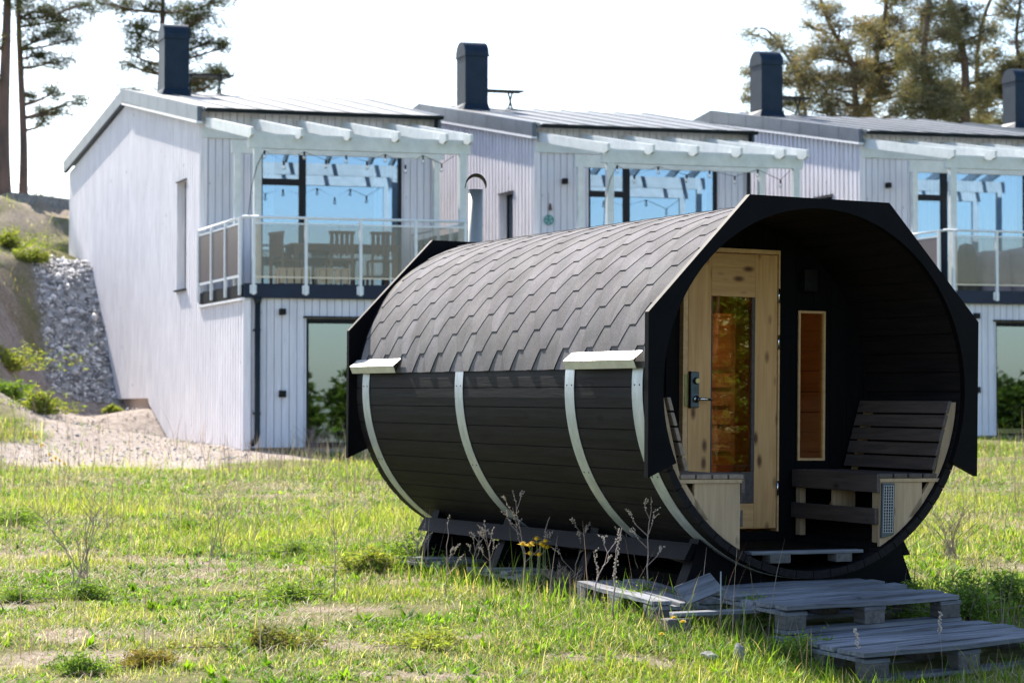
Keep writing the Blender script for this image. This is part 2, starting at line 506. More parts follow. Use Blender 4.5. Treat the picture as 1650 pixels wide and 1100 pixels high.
def masks(x, y, z):
    """bare: 0..1 bare soil; stone: loose rock bank; path: gravel pad by the house"""
    b = np.zeros_like(x)
    for cx, cy, rx, ry in BARE:
        q = ((x - cx) / rx) ** 2 + ((y - cy) / ry) ** 2
        b = np.maximum(b, np.clip(1.35 - q - 2.6 * (fbm(x, y, .28, 44) - .42), 0, 1))
    b = np.clip(b * 1.1 - .15 + (fbm(x, y, .35, 33) - .5) * 1.2 * (b > 0) + np.clip((fbm(x, y, .55, 31) - .64) * 3.0, 0, 1), 0, 1)
    hillm = np.clip((y - 37.5) / 2, 0, 1) * np.clip((-7.2 - x) / 1.5, 0, 1)
    b = np.maximum(b, hillm * np.clip((fbm(x, y, 1.3, 61) - .38) * 5, 0, 1))
    # along the houses: u,v house coordinates
    dx = x - HOUSE_O[0]; dy = y - HOUSE_O[1]
    det = HR[0] * HB[1] - HR[1] * HB[0]
    u = (dx * HB[1] - dy * HB[0]) / det; v = (HR[0] * dy - HR[1] * dx) / det
    e = (fbm(x, y, 1.2, 5) - .5)
    path = np.clip((u + 3.3 + e * 1.4) * 2, 0, 1) * np.clip((.6 - u) * 3, 0, 1) * np.clip((v + 2.1 + (u + 1.2) * .9 + e * 2.0) * 1.6, 0, 1) * (v < 10.3)
    q_ = ((x + 5.7) / 2.2) ** 2 + ((y - 34.2) / 3.7) ** 2
    path = np.maximum(path, np.clip((1.15 - q_ + e * 1.6) * 2.5, 0, 1) * (v < .0))
    path = np.maximum(path, .85 * np.clip((u + 5.5) * 1.5, 0, 1) * np.clip((-1.2 - u) * 2, 0, 1) * np.clip((v - 1.5) / 2, 0, 1) * (v < 10.5) * np.clip((.62 - fbm(x, y, 1.1, 15)) * 5, 0, 1))
    stone = np.clip((u + 1.45 + e * .5 + (v - 9.9) * .03) * 4, 0, 1) * np.clip((9.85 < v) * 1.0, 0, 1) * np.clip((13.6 + e * 2 - v) * 2, 0, 1) * (u < 1)
    return b, path, stone, u, v

def axis(parts):
    out = []
    for a, b, s in parts: out += list(np.arange(a, b, s))
    return np.array(out + [parts[-1][1]])
gx = axis([(-90, -30, 6), (-30, -14, .8), (-14, -5, .22), (-5, 5.5, .10), (5.5, 14, .3), (14, 30, 1), (30, 91, 6)])
gy = axis([(-90, -10, 5), (-10, 8, 1), (8, 16, .09), (16, 24, .14), (24, 36, .22), (36, 52, .18), (52, 66, .4), (66, 100, 2), (100, 400, 25)])
X, Y = np.meshgrid(gx, gy)
Z = hgt(X, Y)
b_, p_, s_, u_, v_ = masks(X, Y, Z)
nx, ny = len(gx), len(gy)
idx = np.arange(nx * ny).reshape(ny, nx)
F = np.stack([idx[:-1, :-1], idx[:-1, 1:], idx[1:, 1:], idx[1:, :-1]], -1).reshape(-1, 4)
cc = np.stack([b_, p_, s_], -1).reshape(-1, 3)
def ground_mat():
    m, n, b = new_mat('grassy_soil')
    L = n.links.new
    b.inputs['Roughness'].default_value = .95
    b.inputs['Specular IOR Level'].default_value = .1
    at = n.nodes.new('ShaderNodeAttribute'); at.attribute_name = 'Col'
    sp = n.nodes.new('ShaderNodeSeparateColor'); L(at.outputs['Color'], sp.inputs[0])
    tc = n.nodes.new('ShaderNodeTexCoord')
    def ns(s, d=6, r=.6):
        t = n.nodes.new('ShaderNodeTexNoise'); t.inputs['Scale'].default_value = s; t.inputs['Detail'].default_value = d; t.inputs['Roughness'].default_value = r
        L(tc.outputs['Object'], t.inputs[0]); return t
    def ramp(t, a, b2, p0=.35, p1=.65):
        r = n.nodes.new('ShaderNodeValToRGB')
        r.color_ramp.elements[0].position = p0; r.color_ramp.elements[1].position = p1
        r.color_ramp.elements[0].color = (*a, 1); r.color_ramp.elements[1].color = (*b2, 1)
        L(t.outputs[0], r.inputs[0]); return r
    def mix(f, a, b2):
        x = n.nodes.new('ShaderNodeMix'); x.data_type = 'RGBA'
        L(f, x.inputs[0]); L(a, x.inputs[6]); L(b2, x.inputs[7]); return x.outputs[2]
    g = ramp(ns(9, 10, .8), (.075, .095, .022), (.21, .18, .085))
    soil = ramp(ns(14, 8, .7), (.17, .125, .09), (.40, .33, .26), .3, .7)
    grav = ramp(ns(7, 10, .85), (.20, .155, .125), (.46, .40, .36), .38, .62)
    vor = n.nodes.new('ShaderNodeTexVoronoi'); vor.inputs['Scale'].default_value = 9; L(tc.outputs['Object'], vor.inputs[0])
    st = n.nodes.new('ShaderNodeValToRGB')
    st.color_ramp.elements[0].color = (.09, .09, .095, 1); st.color_ramp.elements[1].color = (.5, .49, .49, 1)
    L(vor.outputs['Color'], st.inputs[0])
    o = mix(sp.outputs[0], g.outputs[0], soil.outputs[0])
    o = mix(sp.outputs[1], o, grav.outputs[0])
    o = mix(sp.outputs[2], o, st.outputs[0])
    L(o, b.inputs['Base Color'])
    bp = n.nodes.new('ShaderNodeBump'); bp.inputs['Strength'].default_value = .8; bp.inputs['Distance'].default_value = .03
    L(ns(22, 8, .75).outputs[0], bp.inputs['Height']); L(bp.outputs[0], b.inputs['Normal'])
    return m
g_o = np_mesh('ground', np.stack([X, Y, Z], -1).reshape(-1, 3), F.ravel(), np.full(len(F), 4), ground_mat(), cc, 'structure')
g_o.data.polygons.foreach_set('use_smooth', [True] * len(g_o.data.polygons))

# ------------------------------------------------------------------ houses
def HT(u, v, w): return (u - v * math.sin(SK), v * math.cos(SK), w)
BD = 2.9942
def top_side(v):       # underside of the verge along the side wall
    if v < BD: return -.055
    if v < 9.1: return 3.20 + (v - BD) * (4.31 - 3.20) / (9.1 - BD)
    return 4.31 + (v - 9.1) * (3.52 - 4.31) / (15.4 - 9.1)
def bot_side(v):
    P = [(0, -2.46), (4.97, -2.53), (7.1, -1.6), (7.101, -1.6), (9.95, -1.63), (12.4, .93), (15.4, .97)]
    if v < 4.97: return -2.47
    if v < 7.1: return -2.53 + (v - 4.97) * .40
    if v < 9.95: return -1.60
    if v < 12.4: return -1.63 + (v - 9.95) * (2.56 / 2.45)
    return .95
def board_wall(mb, ax, fix, out, a0, a1, top, bot, holes, bw, gap, th):
    """vertical boards in the plane ax = const; out: outward sign; holes: (a0,a1,w0,w1)"""
    def P(a, d, w): return (a, fix + out * d, w) if ax == 'v' else (fix + out * d, a, w)
    def run(a, b, d0, d1, eps):
        edges = sorted({a, b} | {e for h in holes for e in (h[0], h[1]) if a < e < b})
        for p, q in zip(edges[:-1], edges[1:]):
            mid = (p + q) / 2
            hs = sorted([(h[2], h[3]) for h in holes if h[0] < mid < h[1]])
            lo = None; segs = []
            cur = 'b'
            for h0, h1 in hs:
                segs.append((cur, h0)); cur = h1
            segs.append((cur, 't'))
            for s0, s1 in segs:
                def z(s, a_): return bot(a_ if s == 'b' else a_) if s == 'b' else (top(a_) if s == 't' else s)
                z0p = z(s0, p + eps); z0q = z(s0, q - eps); z1p = z(s1, p + eps); z1q = z(s1, q - eps)
                if z1p - z0p < .01 and z1q - z0q < .01: continue
                mb.hexa([P(p, d0, z0p), P(q, d0, z0q), P(q, d1, z0q), P(p, d1, z0p), P(p, d0, z1p), P(q, d0, z1q), P(q, d1, z1q), P(p, d1, z1p)])
    a = a0
    while a < a1 - .01:
        b = min(a + bw, a1)
        run(a + gap / 2, b - gap / 2, -.029 if gap > .03 else -.015, th, 1e-4)
        a = b
    # backing in pieces so that it follows the sloped edges
    brk = sorted({a0, a1} | {x for x in (2.9942, 4.97, 7.1, 9.1, 9.95, 12.4) if ax == 'u' and a0 < x < a1})
    for p, q in zip(brk[:-1], brk[1:]):
        run(p, q, -.10, -.03 if gap > .03 else -.016, 1e-3)

def window(parent, name, u0, u1, w0, w1, vf, panes, gmat, depth=.09, label=None):
    """frame in the plane v = vf, panes: (u0,u1,w0,w1) openings"""
    f = MB(HT)
    t = .055
    f.box(u0, u1, vf, vf + depth, w1 - t, w1)
    f.box(u0, u1, vf, vf + depth, w0, w0 + t)
    f.box(u0, u0 + t, vf, vf + depth, w0 + t, w1 - t)
    f.box(u1 - t, u1, vf, vf + depth, w0 + t, w1 - t)
    us = sorted({p[0] for p in panes} | {p[1] for p in panes})
    for a, b in zip(sorted({p[1] for p in panes})[:-1], sorted({p[0] for p in panes})[1:]):
        f.box(a, b, vf + .003, vf + depth - .003, w0 + t, w1 - t)
    for g in sorted({p[0] for p in panes}):
        col = sorted([p for p in panes if p[0] == g], key=lambda p: p[2])
        for lo, hi in zip(col[:-1], col[1:]):
            f.box(lo[0], lo[1], vf + .003, vf + depth - .003, lo[3], hi[2])
    fo = f.build(name, M['dark'], parent)
    g = MB(HT)
    for p in panes:
        g.box(p[0], p[1], vf + depth * .5, vf + depth * .5 + .012, p[2], p[3])
    g.build('pane', gmat, fo)
    return fo

def make_house():
    H = empty('terraced_house')
    # side wall
    mb = MB(HT)
    holes = [(4.02, 4.72, .34, 2.29)]
    board_wall(mb, 'u', 0, -1, .0, 15.4, top_side, bot_side, holes, .17, .07, .012)
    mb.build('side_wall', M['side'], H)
    # verge covering, side wall plinth and hidden walls
    for (v0, v1) in ((7.12, 9.93), (12.35, 15.3)):
        z0 = -1.55 if v0 < 8 else 1.0
        mb = MB(HT); mb.box(.10, .35, v0, v1, z0 - 1.4, z0); mb.build('foundation', M['conc'], H)
    mb = MB(HT)
    mb.box(.12, 4.2, .2, 7.1, -3.0, -2.42)
    mb.hexa([(.1, 5.0, -3.3), (.3, 5.0, -3.3), (.3, 7.1, -3.0), (.1, 7.1, -3.0), (.1, 5.0, -2.5), (.3, 5.0, -2.5), (.3, 7.1, -1.6), (.1, 7.1, -1.6)])
    mb.build('foundation', M['conc'], H)
    # upper front wall
    mb = MB(HT)
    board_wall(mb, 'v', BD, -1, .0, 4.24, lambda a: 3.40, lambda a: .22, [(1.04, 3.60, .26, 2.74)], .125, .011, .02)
    mb.build('upper_front_wall', M['front'], H)
    # lower front wall
    mb = MB(HT)
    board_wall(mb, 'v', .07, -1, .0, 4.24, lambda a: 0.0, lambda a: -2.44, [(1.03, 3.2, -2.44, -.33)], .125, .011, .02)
    mb.build('lower_front_wall', M['front'], H)
    mb = MB(HT)
    board_wall(mb, 'u', 4.24, 1, .10, 2.97, lambda v: 0, lambda v: -2.45, [], .17, .07, .012)
    board_wall(mb, 'u', 4.24, 1, BD, 14.5, top_side, lambda v: -2.45 if v < 9.9 else bot_side(v), [], .17, .07, .012)
    mb.box(.2, 4.1, 15.3, 15.4, .9, 3.55)
    mb.build('far_side_wall', M['side'], H)
    for q in ((-.018, .115, .018, .06, -2.45, -.0), (-.022, .09, BD - .045, BD - .021, .24, 3.2), (4.15, 4.262, BD - .045, BD - .021, .24, 3.2)):
        mb = MB(HT); mb.box(*q); mb.build('corner_board', M['side'], H)
    # roof: two planes, ridge wider than the eave as in the real plan
    def rt(v):  # top of roof
        if v < 9.13: return 3.43 + (v - 2.85) * (4.56 - 3.43) / (9.13 - 2.85)
        return 4.56 + (v - 9.13) * (3.76 - 4.56) / (15.55 - 9.13)
    def ur(v): return 4.21 + .0 + (v - 2.85) * (4.89 - 4.21) / (9.13 - 2.85) if v < 9.13 else 4.89
    r = MB(HT)
    ul = -.02
    for v0, v1 in ((2.72, 9.13), (9.13, 15.55)):
        a, b = rt(v0), rt(v1)
        r.hexa([(ul, v0, a - .06), (ur(v0), v0, a - .06), (ur(v1), v1, b - .06), (ul, v1, b - .06), (ul, v0, a), (ur(v0), v0, a), (ur(v1), v1, b), (ul, v1, b)])
    # standing seams
    n = 8
    sm = MB(HT)
    for i in range(n + 1):
        t = i / n
        for v0, v1 in ((2.73, 9.12), (9.14, 15.5)):
            ua = ul + .02 + (ur(v0) - ul - .06) * t; ub = ul + .02 + (ur(v1) - ul - .06) * t
            sm.bar((ua, v0, rt(v0) + .012), (ub, v1, rt(v1) + .012), .022, .028)
    rp = r.build('roof', M['roof'], H)
    so2 = sm.build('standing_seams', M['fasc'], rp); so2['kind'] = 'stuff'
    # verge fascia, made of folded sheets with joints
    f = MB(HT)
    v = 2.80
    while v < 15.5:
        v2 = min(v + .78, 9.13 if v < 9.12 else 15.55)
        a, b = rt(v) + .035, rt(v2) + .035
        f.hexa([(-.115, v + .006, a - .265), (-.10 + .07, v + .006, a - .265), (-.03, v2 - .006, b - .265), (-.115, v2 - .006, b - .265),
                (-.115, v + .006, a), (-.03, v + .006, a), (-.03, v2 - .006, b), (-.115, v2 - .006, b)])
        v = v2
    for v0, v1 in ((2.80, 9.13), (9.13, 15.55)):
        a, b = rt(v0) + .028, rt(v1) + .028
        f.hexa([(-.108, v0, a - .25), (-.035, v0, a - .25), (-.035, v1, b - .25), (-.108, v1, b - .25), (-.108, v0, a), (-.035, v0, a), (-.035, v1, b), (-.108, v1, b)])
        u0, u1 = ur(v0), ur(v1)
        f.hexa([(u0, v0, a - .25), (u0 + .05, v0, a - .25), (u1 + .05, v1, b - .25), (u1, v1, b - .25), (u0, v0, a), (u0 + .05, v0, a), (u1 + .05, v1, b), (u1, v1, b)])
    f.build('verge_fascia', M['fasc'], rp)
    t = MB(HT)
    t.hexa([(-.13, 2.80, 3.155), (-.02, 2.80, 3.155), (-.02, 9.13, 4.275), (-.13, 9.13, 4.275), (-.13, 2.80, 3.19), (-.02, 2.80, 3.19), (-.02, 9.13, 4.31), (-.13, 9.13, 4.31)])
    t.build('verge_trim', M['trim'], rp)
    # gutter
    g = MB(HT)
    pts = []
    for i in range(9):
        a = PI + PI * i / 8
        pts.append((math.cos(a) * .065, math.sin(a) * .065))
    pts += [(.055 * math.cos(a_), .055 * math.sin(a_)) for a_ in [2 * PI - PI * i / 8 for i in range(9)]]
    g.prism(pts, lambda p, k: ((.0, 4.24)[k], 2.66 + p[0], 3.41 + p[1]))
    go = g.build('gutter', M['gutter'], H)
    d = MB(HT)
    d.tube([(4.12, 2.66, 3.35), (4.14, 2.72, 3.22), (4.19, 2.90, 3.05), (4.19, 2.92, .26)], .038, 8)
    d.build('downpipe', M['gutter'], go)
    # upper window
    window(H, 'balcony_window', 1.04, 3.60, .26, 2.74, BD + .02, [(1.095, 1.75, .33, 2.14), (1.095, 1.75, 2.25, 2.685), (1.87, 3.545, .33, 2.685)], M['win'])
    fo = window(H, 'patio_window', 1.03, 3.2, -2.43, -.33, .11, [(1.10, 3.13, -2.36, -.41)], M['lowwin'])
    mb = MB(HT)
    mb.box(.98, 3.25, .0, .13, -.325, -.295)
    mb.build('window_flashing', M['dark'], fo)
    # narrow side window
    f = MB(HT)
    f.box(.13, .17, 4.02, 4.72, .34, .39); f.box(.13, .17, 4.02, 4.72, 2.24, 2.29)
    f.box(.13, .17, 4.02, 4.07, .39, 2.24); f.box(.13, .17, 4.67, 4.72, .39, 2.24)
    nw = f.build('side_window', M['dark'], H)
    f = MB(HT); f.box(.145, .157, 4.07, 4.67, .39, 2.24); f.build('pane', M['lowwin'], nw)
    f = MB(HT); f.box(-.07, .13, 3.98, 4.76, .31, .338); f.box(-.04, .12, 3.99, 4.75, 2.292, 2.31); f.build('sill', M['dark'], nw)
    f = MB(HT)
    f.box(-.01, .13, 4.721, 4.74, .34, 2.29)
    f.build('reveal', M['side'], nw)
    # room behind the windows
    r = MB(HT)
    r.box(.18, 4.1, BD + .13, 8.2, .18, .25)
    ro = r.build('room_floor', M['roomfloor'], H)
    r = MB(HT)
    r.box(.18, .22, BD + .13, 8.2, .25, 2.8); r.box(4.0, 4.1, BD + .13, 8.2, .25, 2.8); r.box(.22, 4.0, 8.1, 8.2, .25, 2.8); r.box(.18, 4.1, BD + .13, 8.2, 2.8, 2.88)
    r.box(.18, .22, .24, 4.5, -2.4, -.1); r.box(4.0, 4.1, .24, 4.5, -2.4, -.1); r.box(.22, 4.0, 4.4, 4.5, -2.4, -.1); r.box(.18, 4.1, .24, 4.5, -.1, -.04); r.box(.22, 4.0, .24, 4.4, -2.46, -2.42)
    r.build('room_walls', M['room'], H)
    # balcony
    b = MB(HT)
    b.box(-.012, 3.78, -.03, .03, -.01, .225)
    b.box(-.012, 3.78, .032, .05, .02, .2)
    bo = b.build('balcony', M['navy'], H)
    b = MB(HT)
    b.box(-.03, .03, .05, BD - .03, .01, .2)
    b.build('side_beam', M['black'], bo)
    b = MB(HT)
    b.box(-.055, -.002, -.03, BD, -.05, -.012)
    b.build('edge_trim', M['trim'], bo)
    b = MB(HT)
    for i in range(25):
        b.box(0.032, 3.77, .052 + i * .117, .052 + i * .117 + .11, .20, .226)
    b.box(.0, 3.78, .055, 2.9, .0, .18)
    b.box(3.78, 4.24, .30, 2.94, -.01, .18)
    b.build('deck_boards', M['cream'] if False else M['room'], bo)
    # railing
    rl = MB(HT)
    rl.tube([(-.03, BD - .05, 1.30), (-.03, -.04, 1.30)], .022, 8)
    rl.tube([(-.05, -.06, 1.30), (3.78, -.06, 1.30)], .022, 8)
    rl.tube([(3.78, -.06, 1.30), (3.78, BD - .06, 1.30)], .022, 8)
    ho = rl.build('railing', M['rail'], H, smooth=True)
    def post(u, v, nm='post'):
        p = MB(HT)
        p.box(u - .022, u + .022, v - .022, v + .022, .04, 1.29)
        if v < 0: p.box(u - .055, u + .055, v + .012, v + .03, .06, .2)
        p.build(nm, M['rail'], ho)
    for u in (.13, .99, 1.9, 2.83, 3.68): post(u, -.06)
    for v in (.12, 1.05, 2.0, 2.92): post(-.05, v)
    for v in (1.0, 2.0, 2.9): post(3.80, v)
    lr = MB(HT)
    lr.box(.16, 3.66, -.07, -.045, 1.19, 1.215); lr.box(-.055, -.035, .14, 2.9, 1.19, 1.215)
    lr.build('upper_bar', M['rail'], ho)
    lr = MB(HT)
    lr.box(.16, 3.66, -.07, -.045, .315, .34)
    lr.build('lower_bar', M['cream'], ho)
    lr = MB(HT)
    lr.box(-.055, -.035, .14, 2.9, .33, .37)
    lr.build('side_lower_bar', M['rail'], ho)
    us = (.13, .99, 1.9, 2.83, 3.68)
    for a, c in zip(us[:-1], us[1:]):
        g = MB(HT); g.box(a + .03, c - .03, -.062, -.054, .35, 1.185); g.build('glass_panel', M['balglass'], ho)
    vs = (.12, 1.05, 2.0, 2.92)
    for a, c in zip(vs[:-1], vs[1:]):
        g = MB(HT); g.box(-.05, -.042, a + .03, c - .03, .38, 1.185); g.build('glass_panel', M['frost'], ho)
    for a, c in ((0, 1.0), (1.0, 2.0), (2.0, 2.9)):
        g = MB(HT); g.box(3.795, 3.802, a + .03, c - .03, .38, 1.185); g.build('glass_panel', M['balglass'], ho)
    # pergola
    pg = MB(HT)
    pg.box(.09, 3.83, .11, .19, 2.44, 2.68)
    pe = pg.build('pergola', M['pergola'], H, bevel=.004)
    pg = MB(HT); pg.box(.14, 3.83, 1.42, 1.48, 2.50, 2.72); pg.build('beam', M['pergola'], pe)
    pg = MB(HT); pg.box(.0, 4.22, 2.93, 2.969, 2.92, 3.10); pg.build('ledger', M['pergola'], pe)
    for u in (.24, 3.70):
        pg = MB(HT); pg.box(u - .06, u + .06, .10, .19, .226, 2.44); pg.build('post', M['pergola'], pe)
        pg = MB(HT); pg.box(u - .05, u + .05, 1.40, 1.50, .226, 2.50); pg.build('post', M['pergola'], pe)
    for u in (.055, .87, 1.68, 2.485, 3.295, 3.72):
        pg = MB(HT)
        z0, z1 = 3.285, 2.735
        poly = [(2.92, z0), (-.25, z1), (-.25, z1 - .12), (-.12, z1 - .155), (2.92, z0 - .17)]
        pg.prism(poly, lambda p, k: (u - .024 + .048 * k, p[0], p[1]))
        pg.build('rafter', M['pergola'], pe)
    # chimney
    c0, c1, d0, d1 = .443, .927, 7.86, 8.394
    zb = 4.25; zs = 5.46
    m = MB(HT)
    m.box(c0, c1, d0, d1, zb - .3, zs)
    m.hexa([(c0 - .10, d0 - .10, zb - .02), (c1 + .05, d0 - .10, zb - .02), (c1 + .05, d1 + .12, zb + .08), (c0 - .10, d1 + .12, zb + .08), (c0 - .003, d0 - .003, zb + .22), (c1 + .003, d0 - .003, zb + .22), (c1 + .003, d1 + .003, zb + .22), (c0 - .003, d1 + .003, zb + .22)])
    ch = m.build('chimney', M['zinc'], H, bevel=.006)
    m = MB(HT)
    r0 = (d1 - d0) / 2 + .015; cy = (d0 + d1) / 2
    arc = [(cy + r0 * math.cos(PI * i / 14), zs + .02 + r0 * 1.0 * math.sin(PI * i / 14)) for i in range(15)]
    m.prism(arc, lambda p, k: ((c0 - .012, c1 + .012)[k], p[0], p[1]))
    m.box(c0 - .02, c1 + .02, d0 - .025, d1 + .025, zs - .015, zs + .018)
    m.build('chimney_cap', M['zinc'], ch)
    # roof walkway beside the chimney
    m = MB(HT)
    for i in range(9): m.box(1.05, 2.0, 8.6 + i * .045, 8.62 + i * .045, 4.86, 4.885)
    for i in range(12): m.box(1.05 + i * .083, 1.06 + i * .083, 8.6, 8.98, 4.855, 4.86 + .02)
    for u in (1.15, 1.75):
        m.bar((u, 8.65, 4.46), (u, 8.9, 4.86), .03, .03); m.bar((u, 8.9, 4.5), (u, 8.65, 4.86), .03, .03); m.bar((u, 8.6, 4.48), (u, 9.0, 4.54), .03, .03)
    m.build('roof_walkway', M['gutter'], H)
    # lower downpipe
    m = MB(HT)
    m.tube([(.205, -.035, -.0), (.205, -.035, -.12)], [.075, .045], 10)
    m.tube([(.205, -.035, -.1), (.205, -.035, -2.22), (.18, -.055, -2.31), (.10, -.12, -2.38)], .045, 10)
    for z in (-.55, -1.9): m.box(.15, .26, -.04, .05, z, z + .03)
    m.build('lower_downpipe', M['gutter'], H, smooth=True)
    # wall lamp and socket
    m = MB(HT); m.box(.575, .67, -.05, .05, -.28, -.18); m.build('wall_lamp', M['black'], H, bevel=.006)
    m = MB(HT); m.box(.575, .685, -.02, .05, -1.62, -1.51); m.build('wall_socket', M['black'], H, bevel=.006)
    return H

H0 = make_house()
houses = [H0]
labels = ['white boarded terraced house at the left end, its whole side wall in view', 'white boarded terraced house in the middle, behind the barrel sauna roof',
          'white boarded terraced house at the right, its balcony holding covered furniture', 'far right terraced house showing only its chimney and roof end above the neighbour']
for k in range(1, 4):
    houses.append(copy_tree(H0))
for k, h in enumerate(houses):
    h.location = hw(k, 0, 0, 0); h.rotation_euler = (0, 0, HY)
    tag(h, labels[k], 'house', 'white terraced houses with balconies')
# origin at the base of each house: shift parts up
for h in houses:
    h.location.z -= 2.45
    for ch in h.children: ch.location.z += 2.45
# upper wall lamps on the middle and right house
for k in (1, 2):
    m = MB(HT); m.box(.52, .61, BD - .12, BD - .02, 2.35, 2.45)
    o = m.build('wall_lamp', M['black'], houses[k], bevel=.006); o.location.z = 2.45
def curtain(k, u0, u1, amp=.035, vv=BD + .20, m=None):
    m_ = MB(HT)
    n = int((u1 - u0) / .02)
    for i in range(n):
        ua = u0 + i * .02; ub = ua + .02
        f = lambda u: vv + amp * math.sin(u * 38) + amp * .5 * math.sin(u * 83 + 1)
        m_.add([(ua, f(ua), .28), (ub, f(ub), .28), (ub, f(ub), 2.72), (ua, f(ua), 2.72)], [(0, 1, 2, 3)])
    o = m_.build('curtain', M['curtain'], houses[k], smooth=True)
    o.location.z = 2.45
curtain(0, 1.12, 1.38); curtain(0, 3.15, 3.5)
curtain(1, 3.25, 3.5)
curtain(2, 1.1, 1.8); curtain(2, 1.88, 2.6); curtain(2, 2.62, 3.52)

def house_world(k, u, v, w):
    return Vector(hw(k, u, v, w))
# string lights
def string_lights(k, us, label):
    root = empty('string_lights', house_world(k, 0, 0, 0), HY)
    tag(root, label, 'string lights', 'festoon lights under the pergolas')
    cb = MB(HT)
    pts = [(.05, -.03, 1.32), (.12, .05, 1.8), (.22, .08, 2.15)]
    prev = None
    zz = []
    for i, u in enumerate(us):
        z = 2.40 - .13 * (i % 2) - .04 * (i % 3 == 1)
        zz.append((u, z)); pts.append((u, .085, z))
    pts.append((us[-1] + .25, .2, 2.42))
    cb.tube(pts, .006, 5)
    cb.build('cable', M['black'], root)
    for u, z in zz:
        b = MB(HT); b.tube([(u, .085, z), (u, .085, z - .06)], .017, 8); so_ = b.build('socket', M['black'], root)
        b = MB(HT); b.sphere((u, .085, z - .095), .032, 8, 6, (1, 1, 1.3)); b.build('bulb', M['bulbglass'], so_, smooth=True)
string_lights(0, [.34, .66, 1.0, 1.36, 1.70, 2.05, 2.36, 2.70, 3.0, 3.32], 'clear bulbs on a black cable under the left pergola')
string_lights(1, [.35, .66, 1.1, 1.62, 2.05, 2.52, 2.95, 3.38], 'clear bulbs on a black cable under the middle pergola')

# balcony furniture: left house
def hbox_thing(k, name, u, v, w): return empty(name, house_world(k, u, v, w), HY)
t = hbox_thing(0, 'balcony_table', 2.0, 1.3, .23)
m = MB(); 
for i in range(7): m.box(-.95, .95, -.42 + i * .122, -.42 + i * .122 + .115, .70, .73)
m.build('table_top', M['dkwood'], t)
m = MB(); m.box(-.9, .9, -.38, -.35, .62, .70); m.box(-.9, .9, .35, .38, .62, .70); m.build('apron', M['dkwood'], t)
for sx in (-.85, .85):
    for sy in (-.34, .34):
        m = MB(); m.box(sx - .035, sx + .035, sy - .035, sy + .035, 0, .699); m.build('leg', M['dkwood'], t)
tag(t, 'brown wooden dining table behind the glass railing of the left balcony', 'table')
def slat_chair(k, u, v, label, rz=0, group=None, mm='cream'):
    c = hbox_thing(k, 'slat_chair', u, v, .23); c.rotation_euler.z = HY + rz
    m = MB()
    for i in range(5): m.box(-.2, .2, -.2 + i * .082, -.2 + i * .082 + .07, .42, .445)
    m.build('seat', M[mm], c)
    m = MB()
    for i in range(5): m.box(-.2 + i * .085, -.2 + i * .085 + .06, .19, .215, .50, .86)
    m.box(-.22, .22, .185, .22, .86, .91)
    m.build('backrest', M[mm], c)
    for sx in (-.18, .18):
        for sy in (-.18, .19):
            m = MB(); m.box(sx - .02, sx + .02, sy - .02, sy + .02, 0, .419 if sy < 0 else .50); m.build('leg', M[mm], c)
    tag(c, label, 'chair', group)
    return c
slat_chair(0, .95, .95, 'dark slatted chair at the left end of the balcony table', PI / 2 + .4, mm='dkwood')
slat_chair(0, 1.75, .62, 'dark slatted chair at the middle of the balcony table', PI, mm='dkwood')
slat_chair(0, 2.45, .62, 'dark slatted chair right of the middle one at the balcony table', PI, mm='dkwood')
def stool(u, v, label):
    c = hbox_thing(0, 'low_stool', u, v, .23)
    m = MB()
    for i in range(4): m.box(-.26 + i * .135, -.26 + i * .135 + .115, -.18, .18, .25, .275)
    m.build('seat', M['cream'], c)
    for sx in (-1, 1):
        m = MB()
        m.box(sx * .25, sx * .27, -.17, .17, 0, .249); m.build('side_panel', M['cream'], c)
    m = MB()
    for i in range(4): m.box(-.24 + i * .125, -.24 + i * .125 + .10, -.185, -.17, .02, .245)
    m.build('front_slats', M['cream'], c)
    tag(c, label, 'stool')
stool(.90, .42, 'low cream slatted stool behind the left part of the balcony railing')
stool(1.55, .38, 'low cream slatted stool right of the other, behind the balcony railing')
ac = slat_chair(0, 3.35, 1.2, 'dark slatted chair at the right end of the left balcony', -PI / 2, mm='dkwood')
# covered furniture on the right balcony
def cover(k, u, v, sx, sy, h, m_, label, seed, peak=1.0):
    random.seed(seed)
    mb = MB(); n = 28; rows = 9
    for j in range(rows + 1):
        t_ = j / rows
        hh = h * t_
        s = 1 - .10 * t_ - (.32 * max(0, t_ - .75) / .25 if peak else .1 * max(0, t_ - .8) / .2)
        for i in range(n):
            a = 2 * PI * i / n
            ca, sa = math.cos(a), math.sin(a)
            q = (abs(ca) ** 4 + abs(sa) ** 4) ** -.25
            fold = 1 + .035 * math.sin(i * 2.3 + seed) * (1 - t_ * .5) + .03 * math.sin(i * 1.1 + j * .8)
            mb.v.append((sx * q * ca * s * fold, sy * q * sa * s * fold, hh + (.03 * math.sin(i * .9 + seed) if j == rows else 0)))
    for j in range(rows):
        for i in range(n):
            a = j * n + i; b = j * n + (i + 1) % n
            mb.f.append((a, b, b + n, a + n))
    k0 = len(mb.v); mb.v.append((0, 0, h * 1.06 + .02))
    for i in range(n): mb.f.append((rows * n + i, rows * n + (i + 1) % n, k0))
    o = mb.build('furniture_cover', m_, None, smooth=True)
    o.location = house_world(k, u, v, .23); o.rotation_euler = (0, 0, HY)
    tag(o, label, 'furniture cover')
cover(2, .88, .75, .19, .22, .84, M['tarpg'], 'dark green cover over a tall narrow item on the right balcony', 3)
cover(2, 1.52, .95, .38, .34, .74, M['tarpl'], 'pale lilac cover with deep folds beside the dark green one', 5, 0)
cover(2, 2.12, .80, .40, .36, .79, M['tarpl'], 'pale lilac cover cut by the right edge of the photo', 8, 0)
